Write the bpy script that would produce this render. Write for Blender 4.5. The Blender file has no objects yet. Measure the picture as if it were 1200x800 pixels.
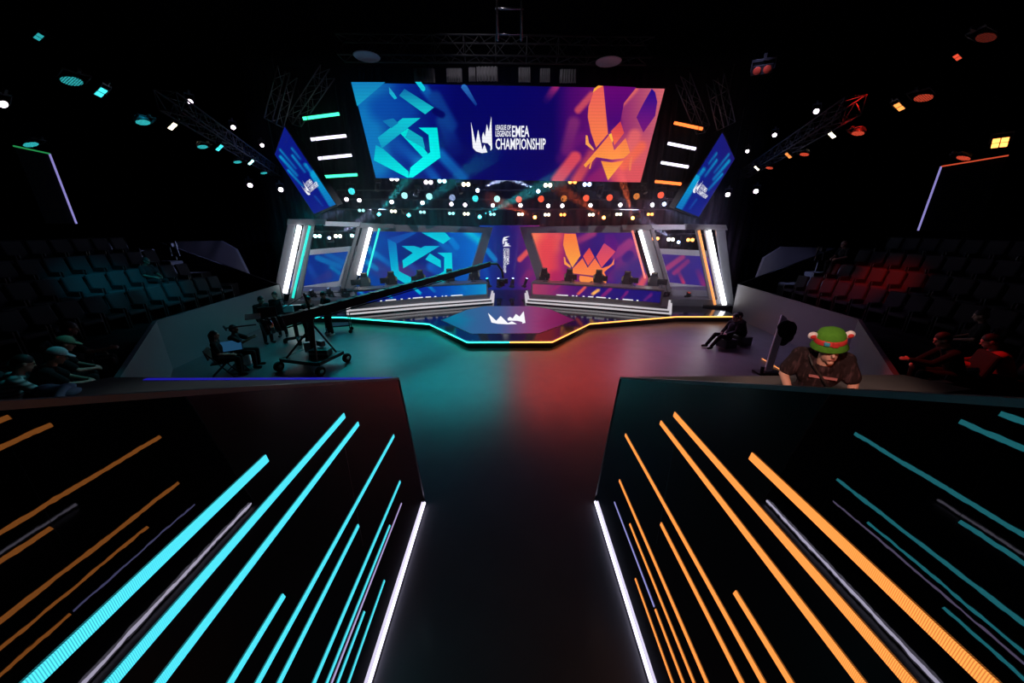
import bpy, math, random
import numpy as np
from mathutils import Vector, Matrix, Euler
random.seed(7)
S = bpy.context.scene
COL = S.collection
V = Vector
PI = math.pi

# ------------------------------------------------------------------ camera maths
F, YH, CX, CH = 400.0, 265.0, 597.0, 4.1
PT = math.atan((400 - YH) / F)
SP, CP = math.sin(PT), math.cos(PT)
YAW = math.atan((600 - CX) / (F / CP))
CYW, SYW = math.cos(YAW), math.sin(YAW)
CAM = V((0, 0, CH))

def ray(px, py):
    u = (px - 600) / F; v = (400 - py) / F
    f = CP + v * SP; up = -SP + v * CP
    return V((u * CYW + f * SYW, f * CYW - u * SYW, up))
def atz(px, py, z):
    d = ray(px, py); return CAM + d * ((z - CH) / d.z)
def aty(px, py, y):
    d = ray(px, py); return CAM + d * (y / d.y)
def onpl(px, py, p0, n):
    d = ray(px, py); return CAM + d * ((p0 - CAM).dot(n) / d.dot(n))
def proj(w):
    d = w - CAM
    x = d.x * CYW - d.y * SYW; y = d.x * SYW + d.y * CYW; z = d.z
    depth = y * CP - z * SP; up = y * SP + z * CP
    return 600 + F * x / depth, 400 - F * up / depth

cam_d = bpy.data.cameras.new('camera'); cam_o = bpy.data.objects.new('camera', cam_d); COL.objects.link(cam_o)
cam_d.sensor_width = 36; cam_d.lens = 36 * F / 1200; cam_d.clip_start = 0.05; cam_d.clip_end = 200
cam_o.location = CAM; cam_o.rotation_euler = (PI / 2 - PT, 0, -YAW)
S.camera = cam_o
S.view_settings.view_transform = 'Standard'; S.view_settings.look = 'None'
S.view_settings.gamma = 1; S.view_settings.exposure = 0; S.view_settings.use_curve_mapping = False
S.cycles.max_bounces = 5; S.cycles.diffuse_bounces = 2; S.cycles.glossy_bounces = 3
S.cycles.transmission_bounces = 3; S.cycles.volume_bounces = 0; S.cycles.transparent_max_bounces = 6
S.cycles.sample_clamp_indirect = 4.0; S.cycles.sample_clamp_direct = 0
S.cycles.use_denoising = True

# ------------------------------------------------------------------ colour + materials
def lin(v):
    v = v / 255.0
    return v / 12.92 if v <= 0.04045 else ((v + 0.055) / 1.055) ** 2.4
def C(r, g, b): return (lin(r), lin(g), lin(b))

def mat(name, col, rough=0.5, metal=0.0, spec=0.5, noise=0.12, scale=14.0, bump=0.0, ior=None, alpha=None):
    m = bpy.data.materials.new(name); m.use_nodes = True
    nt = m.node_tree; b = nt.nodes['Principled BSDF']
    tc = nt.nodes.new('ShaderNodeTexCoord'); nz = nt.nodes.new('ShaderNodeTexNoise')
    nz.inputs['Scale'].default_value = scale; nz.inputs['Detail'].default_value = 3
    nt.links.new(tc.outputs['Object'], nz.inputs['Vector'])
    mx = nt.nodes.new('ShaderNodeMix'); mx.data_type = 'RGBA'
    mx.inputs['A'].default_value = (*[c * (1 - noise) for c in col], 1)
    mx.inputs['B'].default_value = (*[min(1, c * (1 + noise)) for c in col], 1)
    nt.links.new(nz.outputs['Fac'], mx.inputs['Factor'])
    nt.links.new(mx.outputs['Result'], b.inputs['Base Color'])
    b.inputs['Roughness'].default_value = rough; b.inputs['Metallic'].default_value = metal
    b.inputs['Specular IOR Level'].default_value = spec
    if ior: b.inputs['IOR'].default_value = ior
    if alpha is not None: b.inputs['Alpha'].default_value = alpha
    if bump:
        bp = nt.nodes.new('ShaderNodeBump'); bp.inputs['Strength'].default_value = bump
        nt.links.new(nz.outputs['Fac'], bp.inputs['Height']); nt.links.new(bp.outputs['Normal'], b.inputs['Normal'])
    return m

def emat(name, col, strength, ribs=None, halo=None):
    """something that gives off light; ribs = (axis, spacing, floor) makes the louvred cover of the strips"""
    m = bpy.data.materials.new(name); m.use_nodes = True
    nt = m.node_tree; b = nt.nodes['Principled BSDF']
    b.inputs['Base Color'].default_value = (*[c * 0.3 for c in col], 1); b.inputs['Roughness'].default_value = 0.4
    b.inputs['Emission Color'].default_value = (*col, 1); b.inputs['Emission Strength'].default_value = strength
    if ribs:
        ax, sp, fl = ribs
        tc = nt.nodes.new('ShaderNodeTexCoord'); sx = nt.nodes.new('ShaderNodeSeparateXYZ')
        nt.links.new(tc.outputs['Object'], sx.inputs[0])
        mu = nt.nodes.new('ShaderNodeMath'); mu.operation = 'MULTIPLY'; mu.inputs[1].default_value = 2 * PI / sp
        nt.links.new(sx.outputs[ax], mu.inputs[0])
        sn = nt.nodes.new('ShaderNodeMath'); sn.operation = 'SINE'; nt.links.new(mu.outputs[0], sn.inputs[0])
        mr = nt.nodes.new('ShaderNodeMapRange'); mr.inputs['From Min'].default_value = -0.5; mr.inputs['From Max'].default_value = 0.1
        mr.inputs['To Min'].default_value = fl * strength; mr.inputs['To Max'].default_value = strength
        nt.links.new(sn.outputs[0], mr.inputs['Value']); nt.links.new(mr.outputs[0], b.inputs['Emission Strength'])
    return m

def dots_mat(name, col, strength, sc=26.0):
    """round LED cells on a dark lens"""
    m = bpy.data.materials.new(name); m.use_nodes = True
    nt = m.node_tree; b = nt.nodes['Principled BSDF']
    b.inputs['Base Color'].default_value = (0.01, 0.01, 0.01, 1); b.inputs['Roughness'].default_value = 0.2
    tc = nt.nodes.new('ShaderNodeTexCoord'); vo = nt.nodes.new('ShaderNodeTexVoronoi')
    vo.inputs['Scale'].default_value = sc; vo.inputs['Randomness'].default_value = 0.12
    nt.links.new(tc.outputs['Object'], vo.inputs['Vector'])
    mr = nt.nodes.new('ShaderNodeMapRange'); mr.inputs['From Min'].default_value = 0.34; mr.inputs['From Max'].default_value = 0.46
    mr.inputs['To Min'].default_value = strength; mr.inputs['To Max'].default_value = strength * 0.04
    nt.links.new(vo.outputs['Distance'], mr.inputs['Value'])
    b.inputs['Emission Color'].default_value = (*col, 1)
    nt.links.new(mr.outputs[0], b.inputs['Emission Strength'])
    return m

def screen_mat(name, strength=1.0, pitch=0.09, depth=0.07):
    m = bpy.data.materials.new(name); m.use_nodes = True
    nt = m.node_tree; nt.nodes.clear()
    out = nt.nodes.new('ShaderNodeOutputMaterial'); em = nt.nodes.new('ShaderNodeEmission')
    at = nt.nodes.new('ShaderNodeAttribute'); at.attribute_name = 'Col'
    nt.links.new(at.outputs['Color'], em.inputs['Color'])
    tc = nt.nodes.new('ShaderNodeTexCoord'); sx = nt.nodes.new('ShaderNodeSeparateXYZ'); nt.links.new(tc.outputs['Object'], sx.inputs[0])
    mu = nt.nodes.new('ShaderNodeMath'); mu.operation = 'MULTIPLY'; mu.inputs[1].default_value = 2 * PI / pitch
    nt.links.new(sx.outputs[2], mu.inputs[0])
    sn = nt.nodes.new('ShaderNodeMath'); sn.operation = 'SINE'; nt.links.new(mu.outputs[0], sn.inputs[0])
    mr = nt.nodes.new('ShaderNodeMapRange'); mr.inputs['From Min'].default_value = -1; mr.inputs['From Max'].default_value = 1
    mr.inputs['To Min'].default_value = strength * (1 - depth); mr.inputs['To Max'].default_value = strength * (1 + depth * 0.4)
    nt.links.new(sn.outputs[0], mr.inputs['Value']); nt.links.new(mr.outputs[0], em.inputs['Strength'])
    nt.links.new(em.outputs[0], out.inputs['Surface'])
    return m

# ------------------------------------------------------------------ mesh builder
class MB:
    def __init__(s): s.v = []; s.f = []; s.c = []
    def add(s, vs, fs, col=None):
        b = len(s.v)
        s.v += [V(p) for p in vs]; s.f += [[b + i for i in f] for f in fs]
        if col is None: col = (0, 0, 0)
        if len(vs) and isinstance(col[0], (tuple, list)): s.c += list(col)
        else: s.c += [col] * len(vs)
        return s
    def box(s, cen, size, rot=None):
        cen = V(cen); hx, hy, hz = [d / 2 for d in size]
        vs = [V((x, y, z)) for x in (-hx, hx) for y in (-hy, hy) for z in (-hz, hz)]
        if rot is not None: vs = [rot @ p for p in vs]
        return s.add([p + cen for p in vs], [(0, 1, 3, 2), (4, 6, 7, 5), (0, 4, 5, 1), (2, 3, 7, 6), (0, 2, 6, 4), (1, 5, 7, 3)])
    def bar(s, p, q, w, h, up=(0, 0, 1)):
        p, q = V(p), V(q); d = (q - p).normalized(); up = V(up)
        sd = d.cross(up)
        if sd.length < 1e-4: sd = d.cross(V((0, 1, 0)))
        sd.normalize(); u = sd.cross(d).normalized()
        vs = [a + sd * (i * w / 2) + u * (j * h / 2) for a in (p, q) for i in (-1, 1) for j in (-1, 1)]
        return s.add(vs, [(0, 1, 3, 2), (4, 6, 7, 5), (0, 4, 5, 1), (2, 3, 7, 6), (0, 2, 6, 4), (1, 5, 7, 3)])
    def tube(s, p, q, r, r2=None, n=10, caps=True):
        p, q = V(p), V(q); r2 = r if r2 is None else r2
        d = (q - p).normalized(); a = d.orthogonal().normalized(); b = d.cross(a)
        vs = []
        for c, rr in ((p, r), (q, r2)):
            vs += [c + (a * math.cos(2 * PI * i / n) + b * math.sin(2 * PI * i / n)) * rr for i in range(n)]
        fs = [(i, (i + 1) % n, n + (i + 1) % n, n + i) for i in range(n)]
        if caps: fs += [tuple(reversed(range(n))), tuple(range(n, 2 * n))]
        return s.add(vs, fs)
    def path(s, pts, r, n=8):
        for a, b in zip(pts[:-1], pts[1:]): s.tube(a, b, r, n=n)
        return s
    def capsule(s, p, q, r1, r2, n=12, k=4):
        p, q = V(p), V(q); d = q - p
        if d.length < 1e-6: d = V((0, 0, 1e-5))
        d = d.normalized(); a = d.orthogonal().normalized(); b = d.cross(a)
        prof = []
        for i in range(1, k + 1):
            t = PI / 2 * i / k; prof.append((p - d * (r1 * math.cos(t)), r1 * math.sin(t)))
        for i in range(0, k):
            t = PI / 2 * i / k; prof.append((q + d * (r2 * math.sin(t)), r2 * math.cos(t)))
        vs = [p - d * r1]
        for c, rr in prof: vs += [c + (a * math.cos(2 * PI * i / n) + b * math.sin(2 * PI * i / n)) * rr for i in range(n)]
        vs.append(q + d * r2)
        m = len(prof); fs = [(0, 1 + (i + 1) % n, 1 + i) for i in range(n)]
        for j in range(m - 1):
            o = 1 + j * n; fs += [(o + i, o + (i + 1) % n, o + n + (i + 1) % n, o + n + i) for i in range(n)]
        o = 1 + (m - 1) * n; fs += [(o + i, o + (i + 1) % n, len(vs) - 1) for i in range(n)]
        return s.add(vs, fs)
    def ell(s, cen, rad, rot=None, nu=16, nv=10, zmin=-1.0, zmax=1.0):
        cen = V(cen); vs = []; fs = []
        t0, t1 = math.acos(zmax), math.acos(zmin)
        for j in range(nv + 1):
            t = t0 + (t1 - t0) * j / nv
            for i in range(nu):
                p = V((rad[0] * math.sin(t) * math.cos(2 * PI * i / nu), rad[1] * math.sin(t) * math.sin(2 * PI * i / nu), rad[2] * math.cos(t)))
                if rot is not None: p = rot @ p
                vs.append(p + cen)
        for j in range(nv):
            o = j * nu; fs += [(o + i, o + nu + i, o + nu + (i + 1) % nu, o + (i + 1) % nu) for i in range(nu)]
        fs.append(tuple(range(nu))); fs.append(tuple(reversed(range(nv * nu, (nv + 1) * nu))))
        return s.add(vs, fs)
    def lathe(s, prof, cen=(0, 0, 0), rot=None, n=18):
        """prof = [(r, z)...] about z"""
        cen = V(cen); vs = []
        for r, z in prof:
            for i in range(n):
                p = V((r * math.cos(2 * PI * i / n), r * math.sin(2 * PI * i / n), z))
                if rot is not None: p = rot @ p
                vs.append(p + cen)
        fs = []
        for j in range(len(prof) - 1):
            o = j * n; fs += [(o + i, o + (i + 1) % n, o + n + (i + 1) % n, o + n + i) for i in range(n)]
        fs.append(tuple(reversed(range(n)))); fs.append(tuple(range((len(prof) - 1) * n, len(prof) * n)))
        return s.add(vs, fs)
    def torus(s, cen, R, r, rot=None, n=24, k=8):
        cen = V(cen); vs = []
        for i in range(n):
            for j in range(k):
                a, b = 2 * PI * i / n, 2 * PI * j / k
                p = V(((R + r * math.cos(b)) * math.cos(a), (R + r * math.cos(b)) * math.sin(a), r * math.sin(b)))
                if rot is not None: p = rot @ p
                vs.append(p + cen)
        return s.add(vs, [(i * k + j, ((i + 1) % n) * k + j, ((i + 1) % n) * k + (j + 1) % k, i * k + (j + 1) % k) for i in range(n) for j in range(k)])
    def prism(s, pts, vec):
        pts = [V(p) for p in pts]; vec = V(vec); n = len(pts)
        return s.add(pts + [p + vec for p in pts], [tuple(reversed(range(n))), tuple(range(n, 2 * n))] + [(i, (i + 1) % n, n + (i + 1) % n, n + i) for i in range(n)])
    def poly(s, pts, col=None):
        return s.add(pts, [tuple(range(len(pts)))], col)
    def build(s, name, m, parent=None, smooth=False, world=True, bevel=0, remesh=0, colors=False, loc=None):
        me = bpy.data.meshes.new(name)
        off = V((0, 0, 0))
        if parent is not None and world: off = parent.matrix_basis.translation if parent.parent is None else parent.parent.matrix_basis.translation
        if loc is not None: off = V(loc)
        me.from_pydata([tuple(p - off) for p in s.v], [], s.f); me.validate(); me.update()
        import bmesh as BMm
        if not colors:
            bm = BMm.new(); bm.from_mesh(me); BMm.ops.recalc_face_normals(bm, faces=bm.faces[:]); bm.to_mesh(me); bm.free()
        else:
            ca = me.color_attributes.new('Col', 'FLOAT_COLOR', 'POINT')
            arr = np.ones((len(s.v), 4), dtype=np.float32); arr[:, :3] = np.array(s.c, dtype=np.float32)
            ca.data.foreach_set('color', arr.ravel())
        if m is not None: me.materials.append(m)
        o = bpy.data.objects.new(name, me); COL.objects.link(o)
        if loc is not None and parent is None: o.location = off
        if parent is not None: o.parent = parent
        if smooth:
            for p in me.polygons: p.use_smooth = True
        if remesh:
            r = o.modifiers.new('remesh', 'REMESH'); r.mode = 'VOXEL'; r.voxel_size = remesh; r.use_smooth_shade = True
            sm = o.modifiers.new('smooth', 'SMOOTH'); sm.factor = 0.5; sm.iterations = 3
        if bevel:
            b = o.modifiers.new('bevel', 'BEVEL'); b.width = bevel; b.segments = 2; b.limit_method = 'ANGLE'
        return o

def thing(name, label, cat, loc=(0, 0, 0), rotz=0, group=None):
    o = bpy.data.objects.new(name, None); COL.objects.link(o); o.empty_display_size = 0.1
    o.location = loc; o.rotation_euler = (0, 0, rotz); o['label'] = label; o['category'] = cat
    if group: o['group'] = group
    return o
def tag(o, label, cat, group=None, kind=None):
    o['label'] = label; o['category'] = cat
    if group: o['group'] = group
    if kind: o['kind'] = kind
    return o
def struct(o, label=None):
    o['kind'] = 'structure'
    return o
def copy_tree(o, label=None, group=None):
    c = o.copy(); COL.objects.link(c)
    if label: c['label'] = label
    if group: c['group'] = group
    for ch in o.children:
        d = ch.copy(); COL.objects.link(d); d.parent = c
        for g in ch.children:
            e = g.copy(); COL.objects.link(e); e.parent = d
    return c
ORD = ['first', 'second', 'third', 'fourth', 'fifth', 'sixth', 'seventh', 'eighth', 'ninth', 'tenth', 'eleventh', 'twelfth', 'thirteenth', 'fourteenth', 'fifteenth', 'sixteenth']

# ------------------------------------------------------------------ shared materials
M = {}
M['floor'] = mat('studio_floor_vinyl', (0.075, 0.078, 0.088), 0.30, spec=0.5, noise=0.2, scale=1.6)
def _floor_rough():
    m = M['floor']; nt = m.node_tree; b = nt.nodes['Principled BSDF']
    nz = nt.nodes.new('ShaderNodeTexNoise'); nz.inputs['Scale'].default_value = 2.2; nz.inputs['Detail'].default_value = 6
    tc = [n for n in nt.nodes if n.type == 'TEX_COORD'][0]; nt.links.new(tc.outputs['Object'], nz.inputs['Vector'])
    mr = nt.nodes.new('ShaderNodeMapRange'); mr.inputs['To Min'].default_value = 0.30; mr.inputs['To Max'].default_value = 0.44
    nt.links.new(nz.outputs['Fac'], mr.inputs['Value']); nt.links.new(mr.outputs[0], b.inputs['Roughness'])
_floor_rough()
M['gloss'] = mat('black_gloss_panel', (0.002, 0.002, 0.003), 0.012, spec=0.5, ior=2.05, noise=0.05, scale=7, bump=0.16)
M['stage_top'] = mat('black_gloss_stage', (0.012, 0.012, 0.016), 0.10, spec=0.6, noise=0.1)
M['black'] = mat('black_paint', (0.008, 0.008, 0.009), 0.6)
M['void'] = mat('black_drape', (0.004, 0.004, 0.006), 0.95, spec=0.1, scale=3)
M['navy'] = mat('dark_drape', (0.003, 0.004, 0.010), 0.95, spec=0.05, scale=3)
M['metal'] = mat('brushed_grey_metal', (0.29, 0.285, 0.295), 0.32, metal=0.5, noise=0.2, scale=40)
M['truss'] = mat('aluminium_truss', (0.30, 0.30, 0.32), 0.4, metal=0.8)
M['trussd'] = mat('black_truss', (0.05, 0.05, 0.055), 0.5, metal=0.3)
M['white_frame'] = mat('satin_white_frame', (0.85, 0.86, 0.9), 0.35)
M['panel'] = mat('grey_wall_panel', (0.17, 0.17, 0.19), 0.45, noise=0.08, scale=2)
M['panel_light'] = mat('light_grey_panel', (0.34, 0.34, 0.40), 0.5, noise=0.08, scale=2)
M['ledge'] = mat('grey_ledge_top', (0.14, 0.135, 0.13), 0.55, noise=0.2, scale=3)
M['cap'] = mat('brushed_rail_cap', (0.22, 0.22, 0.24), 0.4, metal=0.6)
M['seat'] = mat('seat_upholstery', (0.035, 0.035, 0.038), 0.9, spec=0.1)
M['deck'] = mat('dark_carpet_tier', (0.015, 0.015, 0.017), 0.95, spec=0.1)
M['plastic'] = mat('black_plastic', (0.012, 0.012, 0.013), 0.4)
M['rubber'] = mat('black_rubber', (0.01, 0.01, 0.01), 0.75)
M['podium_w'] = emat('white_lit_podium_edge', (0.95, 0.9, 0.95), 0.55)
M['podium_b'] = mat('black_podium_recess', (0.01, 0.01, 0.012), 0.3)
M['desk'] = mat('grey_desk_shell', (0.22, 0.21, 0.21), 0.35, metal=0.3)
M['glassfin'] = mat('smoked_satin_fin', (0.15, 0.155, 0.17), 0.28, spec=0.6, noise=.05, scale=2)
M['skin'] = mat('skin_light', (0.50, 0.29, 0.21), 0.55)
M['skin_d'] = mat('skin_brown', (0.17, 0.085, 0.055), 0.55)
M['hair'] = mat('dark_hair', (0.012, 0.009, 0.008), 0.6, scale=60)
M['cloth_b'] = mat('black_cotton', (0.012, 0.012, 0.013), 0.9, spec=0.2)
M['cloth_g'] = mat('charcoal_cotton', (0.03, 0.03, 0.034), 0.9, spec=0.2)
M['cloth_w'] = mat('pale_cotton', (0.55, 0.56, 0.58), 0.9, spec=0.2)
M['cloth_r'] = mat('red_striped_jersey', (0.40, 0.05, 0.045), 0.8, spec=0.3)
M['cloth_blue'] = mat('light_blue_cotton', (0.2, 0.42, 0.6), 0.9, spec=0.2)
M['shoe_w'] = mat('white_shoe', (0.7, 0.7, 0.7), 0.6)
M['tan'] = mat('tan_leather', (.4, .33, .2), .5)
M['eye'] = mat('dark_eye', (0.01, 0.008, 0.008), 0.2)
M['lip'] = mat('lip', (0.35, 0.13, 0.11), 0.5)
M['white'] = mat('white_plastic', (0.7, 0.7, 0.7), 0.4)
M['paper'] = mat('pale_paper', (0.75, 0.62, 0.58), 0.8)
M['drape_w'] = mat('pale_drape', (0.6, 0.58, 0.6), 0.9, spec=0.1)
M['blue_trim'] = emat('blue_edge_emissive', (0.02, 0.015, 0.6), 0.5)  # blue line along the ledge, given its own emission
M['chrome'] = mat('bare_aluminium', (0.6, 0.6, 0.62), 0.25, metal=1.0)
SCR = screen_mat('led_screen_face'); SCR_FINE = screen_mat('led_desk_face', 1.0, 0.05, 0.05)

E = {}
E['cyan_strip'] = emat('cyan_strip_light', (0.07, 0.72, 0.86), 1.45, ribs=(1, 0.0062, 0.5))
E['orange_strip'] = emat('orange_strip_light', (1.0, 0.31, 0.06), 1.5, ribs=(1, 0.0062, 0.5))
E['white_tube'] = emat('cool_white_tube', (0.80, 0.74, 1.0), 3.2)
E['thin_white'] = emat('thin_white_strip', (0.62, 0.5, 0.9), 0.8)
E['thin_white2'] = emat('thin_violet_strip', (0.42, 0.42, 0.95), 0.8)
E['teal_edge'] = emat('teal_edge_strip', (0.03, 0.90, 0.66), 3.0)
E['orange_edge'] = emat('orange_edge_strip', (1.0, 0.36, 0.075), 3.0)
E['portal_white'] = emat('portal_white_tube', (0.92, 0.93, 1.0), 5.0)
E['portal_teal'] = emat('portal_teal_tube', (0.02, 0.72, 0.60), 1.2)
E['portal_orange'] = emat('portal_orange_tube', (1.0, 0.34, 0.09), 1.2)
E['portal_pink'] = emat('portal_pink_tube', (1.0, 0.25, 0.2), 0.95)
E['batten_green'] = emat('green_batten', (0.05, 0.9, 0.42), 2.2)
E['batten_white'] = emat('white_batten', (0.85, 0.78, 1.0), 2.2)
E['batten_orange'] = emat('orange_batten', (1.0, 0.16, 0.03), 2.4)
E['line_green'] = emat('green_line', (0.03, 0.45, 0.12), 0.55)
E['line_lav'] = emat('lavender_line', (0.34, 0.30, 0.75), 0.75)
E['line_red'] = emat('red_line', (0.85, 0.10, 0.04), 0.7)

# ------------------------------------------------------------------ room shell
def slab(name, cen, size, m):
    return struct(MB().box(cen, size).build(name, m))
fl = MB().box((0, 11, -0.1), (52, 34, 0.2)).build('floor', M['floor']); struct(fl)
slab('ceiling', (0, 11, 13.1), (52, 34, 0.2), M['void'])
slab('wall_left', (-25.9, 11, 6.5), (0.2, 34, 13), M['void'])
slab('wall_right', (25.9, 11, 6.5), (0.2, 34, 13), M['void'])
slab('wall_rear', (0, -5.9, 6.5), (52, 0.2, 13), M['void'])
def pleated(name, x0, x1, y, z0, z1, m, amp=0.07, per=0.5):
    n = int((x1 - x0) / per * 4); mb = MB()
    xs = [x0 + (x1 - x0) * i / n for i in range(n + 1)]
    top = [(x, y + amp * math.sin(2 * PI * (x - x0) / per), z0) for x in xs] + [(x, y + amp * math.sin(2 * PI * (x - x0) / per), z1) for x in xs]
    mb.add(top, [(i, i + 1, n + 2 + i, n + 1 + i) for i in range(n)])
    o = mb.build(name, m, smooth=True); s = o.modifiers.new('solid', 'SOLIDIFY'); s.thickness = 0.02
    return struct(o)
pleated('wall_back', -25.7, 25.7, 24.2, 0, 13, M['navy'])

# ------------------------------------------------------------------ entrance walls + their lights
WX = 1.34
def rimz(y): return 2.35 + (3.76 - y) * 0.437
def entrance_wall(s, name):
    y0 = -2.2; th = 0.05
    ins = [(s * WX, 4.29, 0), (s * WX, 3.76, 2.35), (s * WX, y0, rimz(y0)), (s * WX, y0, 0)]
    o = MB().prism(ins, (s * th, 0, 0)).build(name, M['gloss']); return struct(o)
entrance_wall(-1, 'wall_entrance_left'); entrance_wall(1, 'wall_entrance_right')
for s, nm in ((-1, 'trim_entrance_left'), (1, 'trim_entrance_right')):
    t = MB(); a = V((s * (WX + 0.03), 3.76, 2.362)); b = V((s * (WX + 0.03), -2.2, rimz(-2.2) + 0.012))
    t.bar(a, b, 0.075, 0.024); t.bar((s * (WX + .02), 4.296, 0), (s * (WX + .02), 3.766, 2.35), 0.012, 0.06, up=(1, 0, 0))
    struct(t.build(nm, M['cap']))
# strips: (z, near y, far y, words)
STRIPS = [
    (2.892, 0.30, 1.59, 'widest and topmost'), (2.652, 0.30, 2.44, 'second from the rim'), (2.450, 0.35, 2.64, 'third from the rim'),
    (2.036, 0.50, 1.446, 'fourth from the rim, short'), (1.812, 0.60, 3.40, 'fifth from the rim, long and thin'),
    (1.60, 0.80, 2.35, 'sixth from the rim'), (1.155, 0.9, 3.41, 'seventh from the rim'), (0.948, 1.0, 2.96, 'eighth from the rim'),
    (0.752, 1.0, 2.19, 'ninth from the rim, short'), (0.53, 1.0, 2.645, 'lowest of all')]
for s, side, cname, em in ((-1, 'left', 'cyan', E['cyan_strip']), (1, 'right', 'orange', E['orange_strip'])):
    for i, (z, ya, yb, wd) in enumerate(STRIPS):
        w = (0.050, 0.048, 0.046)[i] if i < 3 else 0.042
        if i > 6: w = 0.032
        za, zb = z - w / 2, z + w / 2
        pts = [(s * (WX - 0.002), ya, za), (s * (WX - 0.002), yb, za), (s * (WX - 0.002), yb - 0.01, zb), (s * (WX - 0.002), ya, zb)]
        o = MB().prism(pts, (-s * 0.004, 0, 0)).build('light_strip', em, loc=(s * WX, ya, z))
        tag(o, f'{cname} ribbed light strip on the black entrance wall, {wd}', 'light strip', f'{cname} light strips on the entrance wall')
    z, ya, yb = (0.865, 0.9, 3.36) if s < 0 else (0.75, 2.21, 3.48)
    w = 0.009
    pts = [(s * (WX - 0.002), ya, z - w), (s * (WX - 0.002), yb, z - w), (s * (WX - 0.002), yb, z + w), (s * (WX - 0.002), ya, z + w)]
    o = MB().prism(pts, (-s * 0.004, 0, 0)).build('light_strip', E['thin_white'] if s < 0 else E['thin_white2'], loc=(s * WX, ya, z))
    tag(o, f'hair-thin {"pinkish white" if s < 0 else "violet white"} strip among the {cname} ones on the entrance wall', 'light strip')
    # bright floor tube at the wall base
    x = s * 1.3225
    t = thing('floor_tube_light', f'bright white tube along the floor at the foot of the {cname}-striped wall', 'tube light', (x, 0.9, 0))
    MB().tube((x, 0.5, 0.045), (x, 4.22, 0.045), 0.016, n=14).build('tube', E['white_tube'], t, smooth=True)
    MB().box((x, 2.36, 0.010), (0.034, 3.72, 0.02)).build('channel', M['plastic'], t)
    for yy in (0.49, 4.235): MB().box((x, yy, 0.04), (0.034, 0.03, 0.075)).build('end_cap', M['plastic'], t)
# panel seams on the entrance walls
for s in (-1, 1):
    sm = MB()
    for (y, zt) in ((2.36, 2.4),):
        sm.bar((s * (WX - 0.0005), y, 1.35), (s * (WX - 0.0005), y, zt), 0.002, 0.002, up=(1, 0, 0))
    struct(sm.build('trim_seam_left' if s < 0 else 'trim_seam_right', M['cap']))

# ------------------------------------------------------------------ near tiers beside the entrance
for s, sd in ((-1, 'left'), (1, 'right')):
    # front wall towards the floor, its ledge, diagonal wall, side wall
    struct(MB().box((s * 3.42, 3.80, 1.14), (4.05, 0.08, 2.28)).build(f'wall_front_{sd}', M['panel']))
    led = MB().prism([(s * 1.392, 3.86, 2.28), (s * 4.95, 3.90, 2.28), (s * 5.3, 3.5, 2.28), (s * 4.6, 3.36, 2.28), (s * 1.392, 3.36, 2.28)], (0, 0, 0.05)).build(f'trim_ledge_{sd}', M['ledge']); struct(led)
    if s < 0: struct(MB().box((s * 2.95, 3.83, 2.334), (3.0, 0.05, 0.006)).build('trim_blue_line', M['blue_trim']))
    A, B_, D_ = V((s * 10.75, 16.0, 0)), V((s * 10.2, 9.6, 0)), V((s * 5.5, 3.75, 0))
    for nm, p, q in (('side', A, B_), ('diagonal', B_, D_)):
        n = (q - p).cross(V((0, 0, 1))).normalized() * (0.06)
        if n.x * s < 0: n = -n
        struct(MB().prism([p, q, q + V((0, 0, 1.5)), p + V((0, 0, 1.5))], n).build(f'wall_{nm}_{sd}', M['panel']))
        struct(MB().bar(p + V((0, 0, 1.51)) + n * .5, q + V((0, 0, 1.51)) + n * .5, 0.09, 0.02).build(f'trim_{nm}_{sd}', M['cap']))
    # stepped seating floor behind
    for k, (y1, y0, z) in enumerate(((3.76, 2.0, 1.6), (2.0, 1.2, 1.95), (1.2, 0.2, 2.4), (0.2, -0.8, 2.85), (-0.8, -2.2, 3.3))):
        struct(MB().box((s * 4.0, (y0 + y1) / 2, z / 2), (5.2, y1 - y0, z)).build(f'floor_tier_{sd}', M['deck']))
    struct(MB().prism([(s * 5.62, 3.75, 0), (s * 10.28, 9.5, 0), (s * 11.3, 9.6, 0), (s * 11.3, -2, 0), (s * 6.62, -2, 0), (s * 6.62, 3.75, 0)], (0, 0, 1.05)).build(f'floor_corner_{sd}', M['deck']))
    # side tiers: rows climb outwards
    for k in range(6):
        x0, x1 = 11.3 + 1.1 * k, 12.4 + 1.1 * k; z = 1.15 + 0.5 * k
        struct(MB().box((s * (x0 + x1) / 2, 8.6, z / 2), (x1 - x0, 14.2, z)).build(f'floor_row_{sd}', M['deck']))
    struct(MB().prism([(s * 10.82, 16.05, 0), (s * 10.82, 16.05, 1.5), (s * 17.2, 16.05, 4.0), (s * 17.9, 16.05, 4.0), (s * 17.9, 16.05, 0)], (0, 0.12, 0)).build(f'wall_end_{sd}', M['void']))
    # pale panel beyond the end wall
    P = [(203, 283), (258, 282), (276, 292), (291, 322), (291, 345), (200, 345)] if s < 0 else [(993, 291), (917, 289), (896, 302), (884, 334), (884, 345), (1000, 345)]
    q = [aty(a, b, 17.6) for a, b in P]
    struct(MB().prism(q, (0, 0.15, 0)).build(f'wall_pale_{sd}', M['panel_light']))

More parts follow.
